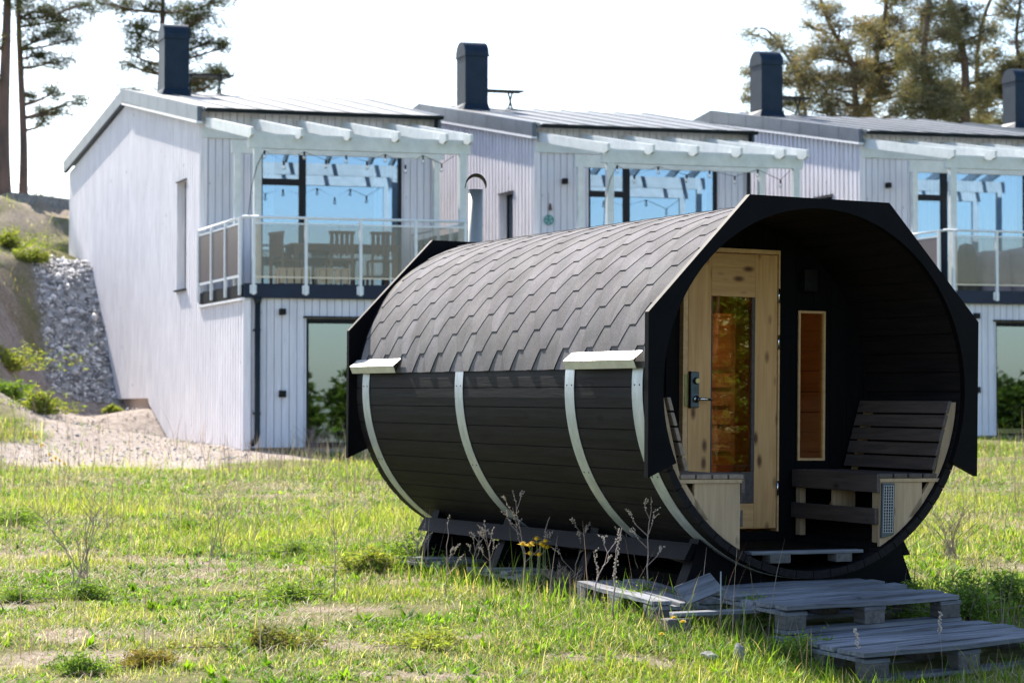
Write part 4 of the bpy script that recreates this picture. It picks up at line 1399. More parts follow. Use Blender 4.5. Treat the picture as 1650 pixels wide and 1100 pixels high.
# ------------------------------------------------------------------ vegetation helpers
rng = np.random.default_rng(7)
def blades(name, px, py, h, wd, lean, az, cols, m, kind='stuff', z=None, curve=.5, segs=3, label=None, cat=None, twist=None):
    n = len(px)
    if z is None: z = hgt(px, py) - .01
    dx, dy = np.cos(az), np.sin(az)
    tw = az + PI / 2 if twist is None else twist
    sx, sy = np.cos(tw), np.sin(tw)
    P = []; 
    ts = np.linspace(0, 1, segs + 1)
    for t in ts[:-1]:
        wv = wd * (1 - t ** 2) * .5
        cx = px + dx * lean * h * (t ** (1 + curve)); cy = py + dy * lean * h * (t ** (1 + curve))
        cz = z + h * np.sqrt(np.maximum(0.05, 1 - (lean * .75) ** 2 * t)) * t
        P.append(np.stack([cx - sx * wv, cy - sy * wv, cz], -1)); P.append(np.stack([cx + sx * wv, cy + sy * wv, cz], -1))
    cx = px + dx * lean * h; cy = py + dy * lean * h; cz = z + h * np.sqrt(np.maximum(.05, 1 - (lean * .75) ** 2))
    P.append(np.stack([cx, cy, cz], -1))
    nv = len(P)
    V = np.stack(P, 1).reshape(-1, 3)
    base = np.arange(n)[:, None] * nv
    fl = []
    for s in range(segs - 1):
        a = 2 * s
        fl.append(base + np.array([[a, a + 1, a + 3, a + 2]]))
    quads = np.concatenate(fl, 1).reshape(n, -1)
    tri = base + np.array([[2 * (segs - 1), 2 * (segs - 1) + 1, 2 * segs]])
    flat = np.concatenate([quads, tri], 1).ravel()
    tot = np.tile(np.array([4] * (segs - 1) + [3]), n)
    cv = np.repeat(cols[:, None, :], nv, 1)
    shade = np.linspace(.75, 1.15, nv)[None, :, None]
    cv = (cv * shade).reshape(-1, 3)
    o = np_mesh(name, V, flat, tot, m, cv, kind)
    if label: o['label'] = label
    if cat: o['category'] = cat
    return o
def scatter(n, x0, x1, y0, y1, seed):
    r = np.random.default_rng(seed)
    return r.uniform(x0, x1, n), r.uniform(y0, y1, n), r
def view_scatter(n, y0, y1, seed, margin=2.0, pw=2.0):
    n = int(n * 1.3)
    """points on the ground in the wedge the photo shows, plus a margin"""
    r = np.random.default_rng(seed)
    y = (r.uniform(y0 ** pw, y1 ** pw, n)) ** (1 / pw)
    xm = y * .235 + margin
    x = r.uniform(-1, 1, n) * xm
    return x, y, r
def keep_mask(x, y, pad=0.0):
    """True where plants may grow"""
    su, sv = s_local(x, y)
    k = ~((np.abs(su) < .80 - pad) & (sv > -.0 + pad) & (sv < 4.1))
    # step pallets
    for (ox, oy, L, W_) in ((1.45, 12.0, 1.2, .92), (1.77, 11.3, 1.3, .84)):
        a = np.array([.877, .481]); dx = x - ox; dy = y - oy
        p = dx * a[0] + dy * a[1]; q = -dx * a[1] + dy * a[0]
        k &= ~((p > 0.02) & (p < L - .02) & (q > .02) & (q < W_ - .02))
    # houses
    for i in range(3):
        o = HOUSE_O + HR * OFF[i][0] + HB * OFF[i][1]
        dx = x - o[0]; dy = y - o[1]
        det = HR[0] * HB[1] - HR[1] * HB[0]
        u = (dx * HB[1] - dy * HB[0]) / det; v = (HR[0] * dy - HR[1] * dx) / det
        k &= ~((u > -.05) & (u < 4.4) & (v > -.05) & (v < 15.5))
    return k
def palette(r, n, cols, var=.15):
    cols = np.array(cols); i = r.integers(0, len(cols), n)
    c = cols[i] * (1 + r.normal(0, var, (n, 1))) * (1 + r.normal(0, .05, (n, 3)))
    return np.clip(c, .01, .9)
GREEN = [(.12, .21, .025), (.16, .26, .03), (.21, .30, .04), (.10, .17, .03)]
YEL = [(.31, .35, .045), (.38, .38, .08), (.27, .33, .035)]
DRY = [(.42, .33, .20), (.52, .43, .29), (.34, .26, .17), (.60, .52, .38)]
def lush(x, y): return fbm(x, y, 1.5, 12)

def field(n, y0, y1, seed, hs, ws, pw=2.0, name='grass', straw=.18):
    x, y, r = view_scatter(n, y0, y1, seed, pw=pw)
    n = len(x)
    b, p, s, u, v = masks(x, y, None)
    dens = np.clip(1 - b * 1.0, .03, 1) * (1 - p * .96) * (1 - s * .99)
    L_ = lush(x, y)
    dryz = np.clip((12.3 - y) / 1.6 + (fbm(x, y, .8, 71) - .5) * 2.5, 0, 1) * np.clip((.8 - x) / 1.2, 0, 1)
    dens *= 1 - .55 * dryz
    dens *= np.clip(.22 + (L_ - .33) * 2.6, .10, 1)
    k = keep_mask(x, y) & (r.uniform(0, 1, n) < dens)
    x, y = x[k], y[k]; L_ = L_[k]; n = len(x)
    t = fbm(x, y, .45, 40)
    h = hs * r.gamma(4, .25, n) * (.55 + 1.3 * np.clip(L_ - .25, 0, 1)) * (.7 + .8 * t)
    h *= 1 + .35 * np.clip((y - 13) / 8, 0, 1)
    h *= 1 + 1.6 * (r.uniform(0, 1, n) < .02)
    cols = palette(r, n, GREEN)
    yy = palette(r, n, YEL)
    f = np.clip((fbm(x, y, 1.1, 50) - .42) * 4 + r.normal(0, .3, n), 0, 1)[:, None]
    cols = cols * (1 - f) + yy * f
    dryz = np.clip((12.3 - y) / 1.6 + (fbm(x, y, .8, 71) - .5) * 2.5, 0, 1) * np.clip((.8 - x) / 1.2, 0, 1)
    dr = r.uniform(0, 1, n) < straw * (1.6 - L_) + .25 * dryz
    cols[dr] = palette(r, int(dr.sum()), DRY)
    az = r.uniform(0, 2 * PI, n)
    lean = r.uniform(.2, 1.25, n)
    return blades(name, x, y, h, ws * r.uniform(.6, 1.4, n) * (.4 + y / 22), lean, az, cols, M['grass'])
def mg(objs, name, label, cat):
    """join numpy built sheets into one stuff object"""
    me0 = objs[0]
    for o in objs[1:]: pass
    import bmesh
    bm = bmesh.new()
    for o in objs: bm.from_mesh(o.data)
    me = bpy.data.meshes.new(name); bm.to_mesh(me); bm.free()
    me.materials.append(objs[0].data.materials[0])
    for o in objs: bpy.data.objects.remove(o)
    ob = bpy.data.objects.new(name, me); C.objects.link(ob)
    tag(ob, label, cat, kind='stuff')
    return ob
g1 = field(260000, 9.3, 14.5, 1, .030, .0048, straw=.30)
g2 = field(210000, 14.5, 24, 2, .038, .0048, straw=.30)
g3 = field(190000, 24, 40, 3, .046, .0055, straw=.26)
mg([g1, g2, g3], 'grass', 'yellow green sunlit grass covering the rough field', 'grass')

# hillside grass at the left
x, y, r = scatter(70000, -16, -6.5, 34, 58, 5)
b, p, s, u, v = masks(x, y, None)
gr_ = fbm(x, y, 1.9, 60)
zt_ = hgt(x, y)
k = (r.uniform(0, 1, len(x)) < np.clip((gr_ - .47) * 4, 0.05, 1) * (1 - .75 * b) * (1 - p) * (1 - s)) & keep_mask(x, y)
x, y = x[k], y[k]; n = len(x)
cols = palette(r, n, GREEN[:2] + YEL + DRY + DRY)
hg = blades('hill_grass', x, y, .13 * r.gamma(4, .25, n), .012 * r.uniform(.6, 1.4, n), r.uniform(.1, .8, n), r.uniform(0, 2 * PI, n), cols, M['grass'])
tag(hg, 'patchy grass on the bank left of the houses', 'grass')

# low broad leaved ground cover
def rosettes(n, y0, y1, seed, size, name, m_=8, th=.38):
    x, y, r = view_scatter(n, y0, y1, seed, pw=1.6)
    n = len(x)
    b, p, s, u, v = masks(x, y, None)
    c_ = fbm(x, y, .6, 70)
    k = keep_mask(x, y) & (r.uniform(0, 1, n) < np.clip((c_ - th) * 5, .06, 1) * (1 - b * .8) * (1 - p) * (1 - s))
    x, y = x[k], y[k]; n = len(x)
    X_ = np.repeat(x, m_) + r.normal(0, .012, n * m_); Y_ = np.repeat(y, m_) + r.normal(0, .012, n * m_)
    sz = np.repeat(size * r.uniform(.5, 1.5, n), m_) * r.uniform(.6, 1.2, n * m_)
    az = r.uniform(0, 2 * PI, n * m_)
    base = palette(r, n, [(.11, .22, .015), (.16, .29, .02), (.21, .34, .025), (.09, .17, .035), (.15, .24, .05)], .2)
    cols = np.repeat(base, m_, 0) * (1 + r.normal(0, .12, (n * m_, 1)))
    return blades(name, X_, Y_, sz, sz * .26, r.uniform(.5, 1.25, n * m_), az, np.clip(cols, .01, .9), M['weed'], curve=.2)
w1 = rosettes(26000, 9.3, 16, 11, .030, 'weeds')
w2 = rosettes(16000, 16, 30, 12, .048, 'weeds')
w4 = rosettes(75000, 9.3, 17, 14, .017, 'weeds', 5, .25)
w5 = rosettes(42000, 17, 30, 15, .026, 'weeds', 4, .25)
w3 = rosettes(2600, 9.3, 18, 13, .055, 'weeds')
mg([w1, w2, w3, w4, w5], 'ground_weeds', 'low leafy weeds scattered through the grass', 'weeds')

# dry straw lying on the soil
x, y, r = view_scatter(230000, 9.3, 30, 21, pw=1.8)
b, p, s, u, v = masks(x, y, None)
k = keep_mask(x, y) & (r.uniform(0, 1, len(x)) < np.clip(.35 + b * .5 + (fbm(x, y, .7, 80) - .5) * 1.5, .05, 1) * (1 - p * .8))
x, y = x[k], y[k]; n = len(x)
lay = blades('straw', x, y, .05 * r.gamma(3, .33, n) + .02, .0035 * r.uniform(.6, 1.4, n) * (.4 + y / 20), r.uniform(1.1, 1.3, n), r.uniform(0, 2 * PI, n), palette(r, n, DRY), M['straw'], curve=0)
x, y, r = view_scatter(9000, 11, 38, 22, pw=1.8)
b, p, s, u, v = masks(x, y, None)
k = keep_mask(x, y) & (r.uniform(0, 1, len(x)) < np.clip((fbm(x, y, 1.6, 90) - .4) * 4, 0.02, 1) * (1 - p * .7) * (1 - s))
x, y = x[k], y[k]; n = len(x)
tl = blades('stems', x, y, .30 * r.gamma(5, .2, n), .0045 * r.uniform(.6, 1.4, n) * (.3 + y / 20), r.uniform(.05, .5, n), r.uniform(0, 2 * PI, n), palette(r, n, [(.30, .24, .19), (.40, .33, .26), (.24, .18, .16)]), M['straw'], curve=.6)
mg([lay, tl], 'dry_straw', 'pale dry straw and thin dead stems through the field', 'dry grass')

# loose stone bank beside the end house
def stones():
    x, y, r = scatter(75000, -12.5, -4.0, 33, 51.5, 33)
    b, p, s, u, v = masks(x, y, None)
    k = ((s > .35) & (u < -.02)) | ((p > .3) & (u < -.03) & (r.uniform(0, 1, len(x)) < .13)) | ((v > 9) & (u < -1.2) & (u > -4) & (r.uniform(0, 1, len(x)) < .05))
    ks = s[k]
    x, y = x[k], y[k]; n = len(x)
    z = hgt(x, y)
    base = np.array([(1, 0, 0), (-1, 0, 0), (0, 1, 0), (0, -1, 0), (0, 0, 1), (0, 0, -1)], float)
    fc = np.array([(0, 2, 4), (2, 1, 4), (1, 3, 4), (3, 0, 4), (2, 0, 5), (1, 2, 5), (3, 1, 5), (0, 3, 5)])
    sz = (r.gamma(3, .010, n) * np.where(ks > .35, .9, .36))[:, None, None]
    V = base[None] * (1 + r.uniform(-.45, .45, (n, 6, 3))) + r.uniform(-.35, .35, (n, 6, 3))
    a = r.uniform(0, 2 * PI, n)
    ca, sa = np.cos(a)[:, None], np.sin(a)[:, None]
    Vx = V[..., 0] * ca - V[..., 1] * sa; Vy = V[..., 0] * sa + V[..., 1] * ca
    V = np.stack([Vx, Vy, V[..., 2] * .8], -1) * sz + np.stack([x, y, z + .02], -1)[:, None]
    Fc = (fc[None] + (np.arange(n) * 6)[:, None, None]).reshape(-1)
    g = np.where(ks > .35, r.uniform(.28, .95, n) ** 1.3, r.uniform(.30, .50, n))[:, None] * np.array([[1, .97, .97]])
    m, nn, bb = new_mat('broken_stone')
    at = nn.nodes.new('ShaderNodeAttribute'); at.attribute_name = 'Col'
    nn.links.new(at.outputs['Color'], bb.inputs['Base Color']); bb.inputs['Roughness'].default_value = .9
    o = np_mesh('stone_bank', V.reshape(-1, 3), Fc, np.full(n * 8, 3), m, np.repeat(g, 6, 0), 'stuff')
    tag(o, 'bank of loose grey broken stone left of the end house', 'stones')
stones()

# ------------------------------------------------------------------ trees
def at(px, py, d):
    """point at distance d (metres along the view) whose place in the photo is px, py"""
    cx, cz = (px - 825) / 3636, -(py - 550) / 3636
    pt = .0305
    v = np.array([cx, math.cos(pt) - cz * math.sin(pt), math.sin(pt) + cz * math.cos(pt)])
    return v * d / v[1]

def sprays(centres, axis_len, n_each, ln, wd, r, flat=.5):
    """needle sprays: thin triangles radiating round each centre"""
    n = len(centres) * n_each
    c = np.repeat(centres, n_each, 0)
    d = r.normal(0, 1, (n, 3)); d[:, 2] = d[:, 2] * .6 + .25; d /= np.linalg.norm(d, axis=1)[:, None]
    o = r.normal(0, axis_len, (n, 3)); o[:, 2] *= flat
    p = c + o
    s = np.cross(d, r.normal(0, 1, (n, 3))); s /= np.linalg.norm(s, axis=1)[:, None] + 1e-9
    L = ln * r.uniform(.6, 1.3, (n, 1)); W = wd * r.uniform(.7, 1.3, (n, 1))
    V = np.stack([p - s * W * .5, p + s * W * .5, p + d * L], 1)
    return V

def pine(name, trunk, d, rad, masses, label, cat='pine tree', seed=1, tones=None, group=None, dens=1.0, dz=1.0, extra=None):
    """trunk: photo points bottom to top; masses: (px, py, rx, rz) foliage pads, each on its own limb"""
    r = np.random.default_rng(seed)
    s = d / 3636
    T = [at(x, y, d) for x, y in trunk]
    base = T[0].copy(); g = hz(base[0], base[1])
    T = [np.array([base[0], base[1], g - .2])] + T
    origin = Vector((base[0], base[1], g))
    root = empty(name, origin)
    n = len(T)
    # smooth the trunk
    P = []
    for i in range(n - 1):
        for t in np.linspace(0, 1, 6, endpoint=False):
            p0 = T[max(i - 1, 0)]; p1 = T[i]; p2 = T[i + 1]; p3 = T[min(i + 2, n - 1)]
            P.append(.5 * ((2 * p1) + (-p0 + p2) * t + (2 * p0 - 5 * p1 + 4 * p2 - p3) * t * t + (-p0 + 3 * p1 - 3 * p2 + p3) * t ** 3))
    P.append(T[-1]); P = np.array(P)
    tm = MB()
    zz = (P[:, 2] - P[0, 2]) / (P[-1, 2] - P[0, 2] + 1e-6)
    rr = rad * (1 - .72 * np.clip(zz, 0, 1)) + rad * .25 * np.exp(-zz * 20)
    tm.tube([Vector(p) - origin for p in P], list(rr), 9)
    lm = tm; C_ = []
    if extra:
        x0, y0, x1, y1, ne = extra
        masses = list(masses) + [(r.uniform(x0, x1), r.uniform(y0, y1), r.uniform(16, 30), r.uniform(9, 16)) for _ in range(ne)]
    for (mx, my, rx, rz) in masses:
        c = at(mx, my, d) + np.array([0, r.uniform(-1, 1) * rx * s * 1.2 * dz, 0])
        RX, RZ = rx * s, rz * s
        # limb leaves the trunk a little below the pad
        k = np.argmin(np.abs(P[:, 2] - (c[2] - .35 * abs(c[0] - P[:, 0]).mean() * .5 - RZ * .6)))
        a = P[k]; L = np.linalg.norm(c - a)
        mid = (a + c) / 2 + np.array([0, 0, -.08 * L]) + r.normal(0, .05 * L, 3)
        q = [a * (1 - t) ** 2 + 2 * mid * t * (1 - t) + c * t * t for t in np.linspace(0, 1, 8)]
        r0 = min(rr[k] * .55, .035 + .018 * L)
        lm.tube([Vector(p) - origin for p in q], list(np.linspace(r0, .018, 8)), 6)
        nb = max(4, int(rx * rz / 55))
        area = rx * rz
        ns = max(10, int(area / 8.0 * dens))
        # twigs carrying sub pads: gaps stay open between them
        subs = []
        for _ in range(nb):
            a_ = r.uniform(0, 2 * PI); q_ = math.sqrt(r.uniform(.05, 1))
            e = c + np.array([math.cos(a_) * q_ * RX, math.sin(a_) * q_ * RX * .9, r.uniform(-1, 1) * RZ * (1 - .4 * q_)])
            st = q[int(r.integers(4, 8))]
            m1 = (st + e) / 2 + r.normal(0, .08 * RX, 3)
            lm.tube([Vector(st) - origin, Vector(m1) - origin, Vector(e) - origin], [.022, .016, .008], 5)
            subs.append((e, RX * r.uniform(.18, .42)))
        for e, sr in subs:
            m_ = max(4, int(ns / nb))
            o = r.normal(0, 1, (m_, 3)) * sr; o[:, 2] *= .6
            C_.append(e + o)
    lm.build('trunk', M['bark'], root, smooth=True)
    C_ = np.concatenate(C_)
    k = 20
    V = sprays(C_ - np.array(origin), .10 * d / 62, k, .15 * d / 62, .024 * d / 62, r, .8)
    nt_ = len(V)
    tones = tones or [(.045, .062, .022), (.060, .075, .025), (.085, .09, .03), (.05, .055, .025)]
    ct = np.array(tones)[r.integers(0, len(tones), len(C_))] * (1 + r.normal(0, .2, (len(C_), 1)))
    cols = np.repeat(np.repeat(np.clip(ct, .01, .6), k, 0), 3, 0)
    o = np_mesh('crown', V.reshape(-1, 3), np.arange(nt_ * 3), np.full(nt_, 3), M['needles'], cols)
    o.parent = root; o.location = (0, 0, 0)
    tag(root, label, cat, group)
    return root
GT = [(.045, .062, .026), (.06, .075, .03), (.075, .085, .03), (.05, .055, .028)]
OT = [(.20, .18, .11), (.24, .21, .13), (.16, .16, .09), (.14, .15, .08), (.27, .21, .14)]  # OT and OG lightened to put haze into the right-hand pines
OG = [(.16, .165, .095), (.20, .185, .11), (.23, .20, .125), (.13, .145, .08)]
pine('pine_tree', [(5, 322), (5, 200), (10, 60), (14, -60), (20, -160)], 60, .20, [(-20, 60, 30, 25), (10, -10, 40, 25), (-30, -60, 60, 30), (40, -70, 60, 35), (20, -140, 70, 40), (-10, 135, 14, 10)], 'thick trunked pine cut by the left edge of the photo', seed=3, tones=GT)
pine('pine_tree', [(37, 318), (38, 230), (33, 110), (30, 30), (32, -60), (40, -150)], 60.8, .12,
     [(95, 22, 40, 20), (72, 60, 40, 16), (105, 62, 22, 10), (88, 102, 34, 12), (52, 18, 26, 20), (60, 90, 22, 12), (85, 146, 22, 9), (112, 162, 20, 10), (98, 182, 20, 7), (55, 180, 24, 10), (66, 200, 20, 6), (50, 152, 10, 6), (120, 8, 28, 10), (60, -40, 70, 30), (20, -80, 60, 30), (60, -130, 70, 35)],
     'slimmer pine just right of the thick trunk, drooping boughs beside it', seed=4, tones=GT)
pine('pine_tree', [(258, 190), (259, 120), (262, 20), (262, -60), (268, -140)], 66, .14,
     [(235, 12, 40, 12), (300, 10, 40, 16), (330, 30, 30, 16), (345, 62, 24, 12), (222, 45, 26, 12), (208, 86, 20, 10), (206, 105, 14, 6), (238, 112, 16, 14), (240, 70, 18, 10), (322, 92, 24, 10), (352, 118, 26, 10), (345, 140, 26, 6), (300, 62, 22, 14), (366, 76, 12, 8), (190, 10, 30, 8), (165, 4, 24, 6), (292, 118, 24, 10), (300, 145, 20, 6), (278, 90, 16, 10), (260, -40, 70, 30), (300, -100, 70, 35), (230, -110, 60, 30)],
     'pine rising behind the chimney of the left house', seed=5, tones=GT, extra=(215, 0, 370, 150, 8))
RG = None
pine('pine_tree', [(1300, 205), (1285, 130), (1268, 90), (1238, 50), (1215, 46)], 66, .10,
     [(1215, 54, 24, 7), (1238, 66, 26, 9), (1262, 84, 24, 10), (1226, 108, 14, 6), (1208, 118, 10, 4), (1206, 142, 12, 5), (1206, 160, 10, 4), (1262, 128, 22, 12), (1285, 165, 24, 12), (1278, 108, 24, 12), (1255, 168, 12, 8)],
     'low leaning pine reaching left beside the right house chimney', seed=6, tones=OG, extra=(1240, 100, 1310, 190, 5))
pine('pine_tree', [(1380, 215), (1378, 150), (1372, 100), (1345, 55), (1325, 10), (1322, -20)], 64, .15,
     [(1318, 8, 22, 9), (1332, 28, 26, 12), (1306, 42, 14, 7), (1350, 50, 30, 12), (1365, 72, 30, 14), (1330, 90, 34, 14), (1385, 96, 30, 16), (1318, 122, 30, 14), (1360, 128, 34, 16), (1330, 155, 32, 14), (1372, 165, 28, 12), (1310, 178, 24, 8), (1345, 190, 30, 8)],
     'pine with a bare dark trunk standing left of its taller neighbours', seed=7, tones=OT, extra=(1305, 60, 1400, 200, 10))
pine('pine_tree', [(1402, 215), (1397, 165), (1412, 95), (1425, 30), (1435, -50), (1440, -110)], 66, .14,
     [(1405, 42, 30, 16), (1440, 30, 32, 18), (1425, 75, 36, 18), (1455, 105, 32, 16), (1410, 118, 34, 16), (1430, 148, 34, 14), (1445, 0, 34, 16), (1395, 150, 24, 12), (1400, 186, 30, 8), (1440, 182, 30, 12), (1455, -30, 40, 22), (1430, -70, 50, 28)],
     'olive crowned pine second from the left in the right hand group', seed=8, tones=OT, extra=(1395, 20, 1475, 200, 12))
pine('pine_tree', [(1497, 220), (1496, 140), (1488, 90), (1494, 40), (1500, -60), (1505, -130)], 63, .16,
     [(1490, 60, 36, 18), (1478, 108, 34, 16), (1510, 128, 30, 14), (1480, 152, 36, 14), (1515, 172, 34, 12), (1470, 185, 30, 10), (1515, 90, 26, 12), (1490, 14, 36, 16), (1500, -30, 50, 24), (1500, -85, 60, 30)],
     'reddish trunked pine in the middle of the right hand group', seed=9, tones=OG, extra=(1460, 0, 1530, 200, 13))
pine('pine_tree', [(1556, 220), (1555, 110), (1545, 60), (1530, 0), (1522, -60), (1520, -130)], 67, .20,
     [(1540, 40, 34, 14), (1545, 92, 34, 16), (1535, 132, 36, 16), (1560, 160, 36, 14), (1545, 188, 36, 10), (1515, 20, 30, 14), (1560, 8, 24, 10), (1520, -40, 60, 28), (1530, -100, 60, 30)],
     'broad pine with a forked dark trunk, right of the middle', seed=10, tones=OG, extra=(1515, 10, 1590, 205, 13))
pine('pine_tree', [(1580, 220), (1574, 120), (1578, 60), (1592, 10), (1612, -30), (1630, -90)], 70, .13,
     [(1588, 98, 28, 12), (1600, 130, 32, 14), (1592, 165, 32, 12), (1606, 40, 22, 7), (1585, 62, 20, 8), (1618, 20, 20, 7), (1600, 190, 26, 8), (1630, -30, 50, 24), (1600, -60, 40, 24)],
     'pine with a long curved bough against the sky', seed=11, tones=OG, extra=(1580, 90, 1650, 200, 10))
pine('pine_tree', [(1655, 220), (1648, 120), (1638, 70), (1642, 20), (1655, -60)], 69, .12,
     [(1630, 66, 20, 8), (1638, 96, 20, 8), (1622, 112, 18, 8), (1640, 25, 22, 8), (1620, 8, 20, 6), (1650, 50, 20, 8), (1640, 5, 24, 7), (1660, -40, 50, 24)],
     'thin open pine at the right edge of the photo', seed=12, tones=OG, extra=(1620, 100, 1670, 200, 8))

# leafy shrubs
def shrub(x, y, r_, h, label, seed, tones, name='shrub', cat='shrub', n=None, leaf=.05, group=None, z=None):
    r = np.random.default_rng(seed)
    g = hz(x, y) if z is None else z
    root = empty(name, (x, y, g))
    m = MB(); C_ = []
    nb = 22
    for i in range(nb):
        a = r.uniform(0, 2 * PI); q = abs(r.normal(0, .62))
        e = Vector((math.cos(a) * q * r_ * 1.15, math.sin(a) * q * r_, h * r.uniform(.3, 1.05) * max(.3, 1 - .35 * q)))
        m.tube([(0, 0, -.05), Vector((e.x * .35, e.y * .35, e.z * .55)), e], [.012 * h + .003, .008 * h + .002, .003], 5)
        k = (n or 900) // nb
        t = r.uniform(.35, 1.05, (k, 1))
        C_.append(np.array(e)[None] * t * (1 + r.normal(0, .16)) + r.normal(0, .10 * r_ + .008, (k, 3)) * np.array([[1, 1, 1.1]]))
    m.build('stems', M['stem'], root)
    C_ = np.concatenate(C_); C_[:, 2] = np.maximum(C_[:, 2], .02)
    V = sprays(C_, .01, 2, leaf * 1.25, leaf * .42, r)
    nt_ = len(V)
    ct = palette(r, nt_, tones, .2)
    o = np_mesh('foliage', V.reshape(-1, 3), np.arange(nt_ * 3), np.full(nt_, 3), M['weed'], np.repeat(ct, 3, 0)); o.parent = root
    tag(root, label, cat, group)
    return root
LG = [(.22, .26, .06), (.29, .31, .07), (.36, .35, .12), (.17, .21, .06)]
DG = [(.14, .22, .05), (.18, .27, .06), (.24, .32, .07), (.16, .22, .07)]
for (px, py, d, r_, h, lab, sd, tn) in [
    (48, 345, 53, .55, .6, 'bright green shrub high on the bank under the pine trunks', 1, LG), (14, 372, 50, .5, .4, 'low green shrub on the bank at the left edge, below the pines', 2, LG),
    (15, 435, 43, .65, .75, 'large yellow green shrub on the brow at the left edge', 3, LG), (55, 400, 48, .35, .35, 'small yellow green shrub above the stone bank', 4, LG),
    (35, 590, 41.5, .28, .3, 'small green shrub on the dark bank left of the stones', 5, LG), (68, 645, 39, .42, .5, 'bright green shrub at the foot of the stone bank', 6, LG),
    (10, 600, 40, .3, .3, 'dark green shrub at the left edge of the bank foot', 7, DG), (10, 560, 41, .3, .35, 'dark green shrub in the bank shade at the left edge', 8, DG),
    (183, 648, 43.5, .12, .14, 'tiny green tuft where the stone bank meets the house wall', 9, LG), (60, 300, 70, .9, 1.3, 'grey green bush on the skyline between pine and house', 10, GT), (112, 305, 72, .4, .7, 'tiny bush on the skyline touching the left house', 11, GT)]:
    p = at(px, py, d); shrub(p[0], p[1], r_ * 1.2, h * .75, lab, sd, tn, n=1100, leaf=.07)
def ground_at(px, py):
    """walk along the line of sight until it meets the ground"""
    for d in np.arange(8, 60, .05):
        p = at(px, py, d)
        if p[2] <= hz(p[0], p[1]): return p
    return at(px, py, 30)
GRP = [
    (125, 1085, .17, .12, 'feathery green weed clump near the bottom left corner', DG, .03), (430, 1045, .19, .16, 'brown and green grass tuft in the left foreground', [(.16, .13, .06), (.20, .17, .07), (.10, .12, .04)], .035),
    (232, 1072, .12, .10, 'small rusty tuft between the two foreground weed clumps', [(.22, .14, .05), (.18, .16, .05)], .03), (135, 965, .16, .14, 'dark green weed at the foot of the left dry bush', DG, .035),
    (25, 970, .18, .10, 'blue green weed patch at the left edge', DG, .03), (22, 845, .35, .20, 'dark green weed mound at the left edge below the gravel', DG, .04), (300, 858, .22, .16, 'round dark green weed in the middle of the left meadow', DG, .04),
    (475, 895, .22, .14, 'green weed mound left of the tall thin dead stem', DG, .035), (465, 965, .22, .12, 'broad green weed patch below the mound by the dead stem', DG, .035), (700, 1040, .18, .12, 'green weed clump in the foreground below the sauna', LG, .035),
    (650, 912, .30, .24, 'leafy dark weed at the back corner of the sauna skirt', DG, .045), (590, 925, .26, .2, 'bright weed left of the back corner of the sauna', LG, .045), (960, 925, .22, .26, 'dark weed under the front end of the sauna', DG, .04),
    (1035, 985, .18, .18, 'dark weed growing out of the front pallet under the sauna', DG, .04), (1210, 1012, .13, .20, 'dark green weed at the left corner of the upper step pallet', DG, .03), (1560, 1000, .30, .30, 'tall dark weed right of the step pallets', DG, .045),
    (1620, 985, .30, .30, 'tall dark weed at the right edge beside the step pallets', DG, .045), (1470, 985, .14, .20, 'dark weed growing between the two step pallets', DG, .035), (1290, 1060, .16, .12, 'shaded weed left of the lower step pallet', DG, .035)]
for i, (px, py, r_, h, lab, tn, lf) in enumerate(GRP):
    p = ground_at(px, py); shrub(p[0], p[1], r_ * (1.05 if i < 10 else 1), h * (.42 if i < 10 else .75), lab, 50 + i, tn, name='weed_clump', cat='weed', n=1500, leaf=lf * .62)

# dry stalks
def stalk(px, py, hpx, label, seed, arms=4, lean=.1, spike=False, thick=.004):
    p = ground_at(px, py); d = p[1]; H = hpx * d / 3636
    r = random.Random(seed)
    root = empty('dry_stalk', (p[0], p[1], hz(p[0], p[1])))
    m = MB(); sd = MB()
    top = Vector((lean * H, r.uniform(-.1, .1) * H, H))
    def pt(t): return Vector((top.x * t * t, top.y * t, H * t))
    pts = [pt(i / 8) + Vector((r.uniform(-1, 1), r.uniform(-1, 1), 0)) * .008 for i in range(9)]
    m.tube(pts, list(np.linspace(thick, thick * .4, 9)), 5)
    ends = [(pts[-1], pts[-2])]
    for i in range(arms):
        t = r.uniform(.25, .8); s = pt(t); a = r.uniform(0, 2 * PI); L = H * r.uniform(.18, .42) * (1.1 - t * .5)
        q = [s, s + Vector((math.cos(a) * L * .5, math.sin(a) * L * .5, L * .45)), s + Vector((math.cos(a) * L * .75, math.sin(a) * L * .75, L))]
        m.tube(q, [thick * .6, thick * .45, thick * .3], 4); ends.append((q[2], q[1]))
        for _ in range(2):
            u = r.uniform(.3, .9); b = q[1].lerp(q[2], u); a2 = a + r.uniform(-1.3, 1.3); l2 = L * .3
            e = b + Vector((math.cos(a2) * l2, math.sin(a2) * l2, l2 * .8)); m.tube([b, e], [thick * .35, thick * .25], 4); ends.append((e, b))
    m.build('stem', M['stem'], root)
    for e, b in ends:
        n = 7 if not spike else 4
        for i in range(n):
            q = b.lerp(e, i / n * .9 + .1) + Vector((r.uniform(-1, 1), r.uniform(-1, 1), r.uniform(-1, 1))) * .006
            sd.sphere(q, r.uniform(.002, .0048), 5, 4)
    if spike:
        for i in range(34):
            q = pt(.35 + .65 * i / 34); sd.sphere(q + Vector((r.uniform(-1, 1) * .012, r.uniform(-1, 1) * .012, 0)), r.uniform(.0035, .0065), 5, 4)
    sd.build('seed_heads', M['seed'], root)['kind'] = 'stuff'
    tag(root, label, 'dry plant')
    return root
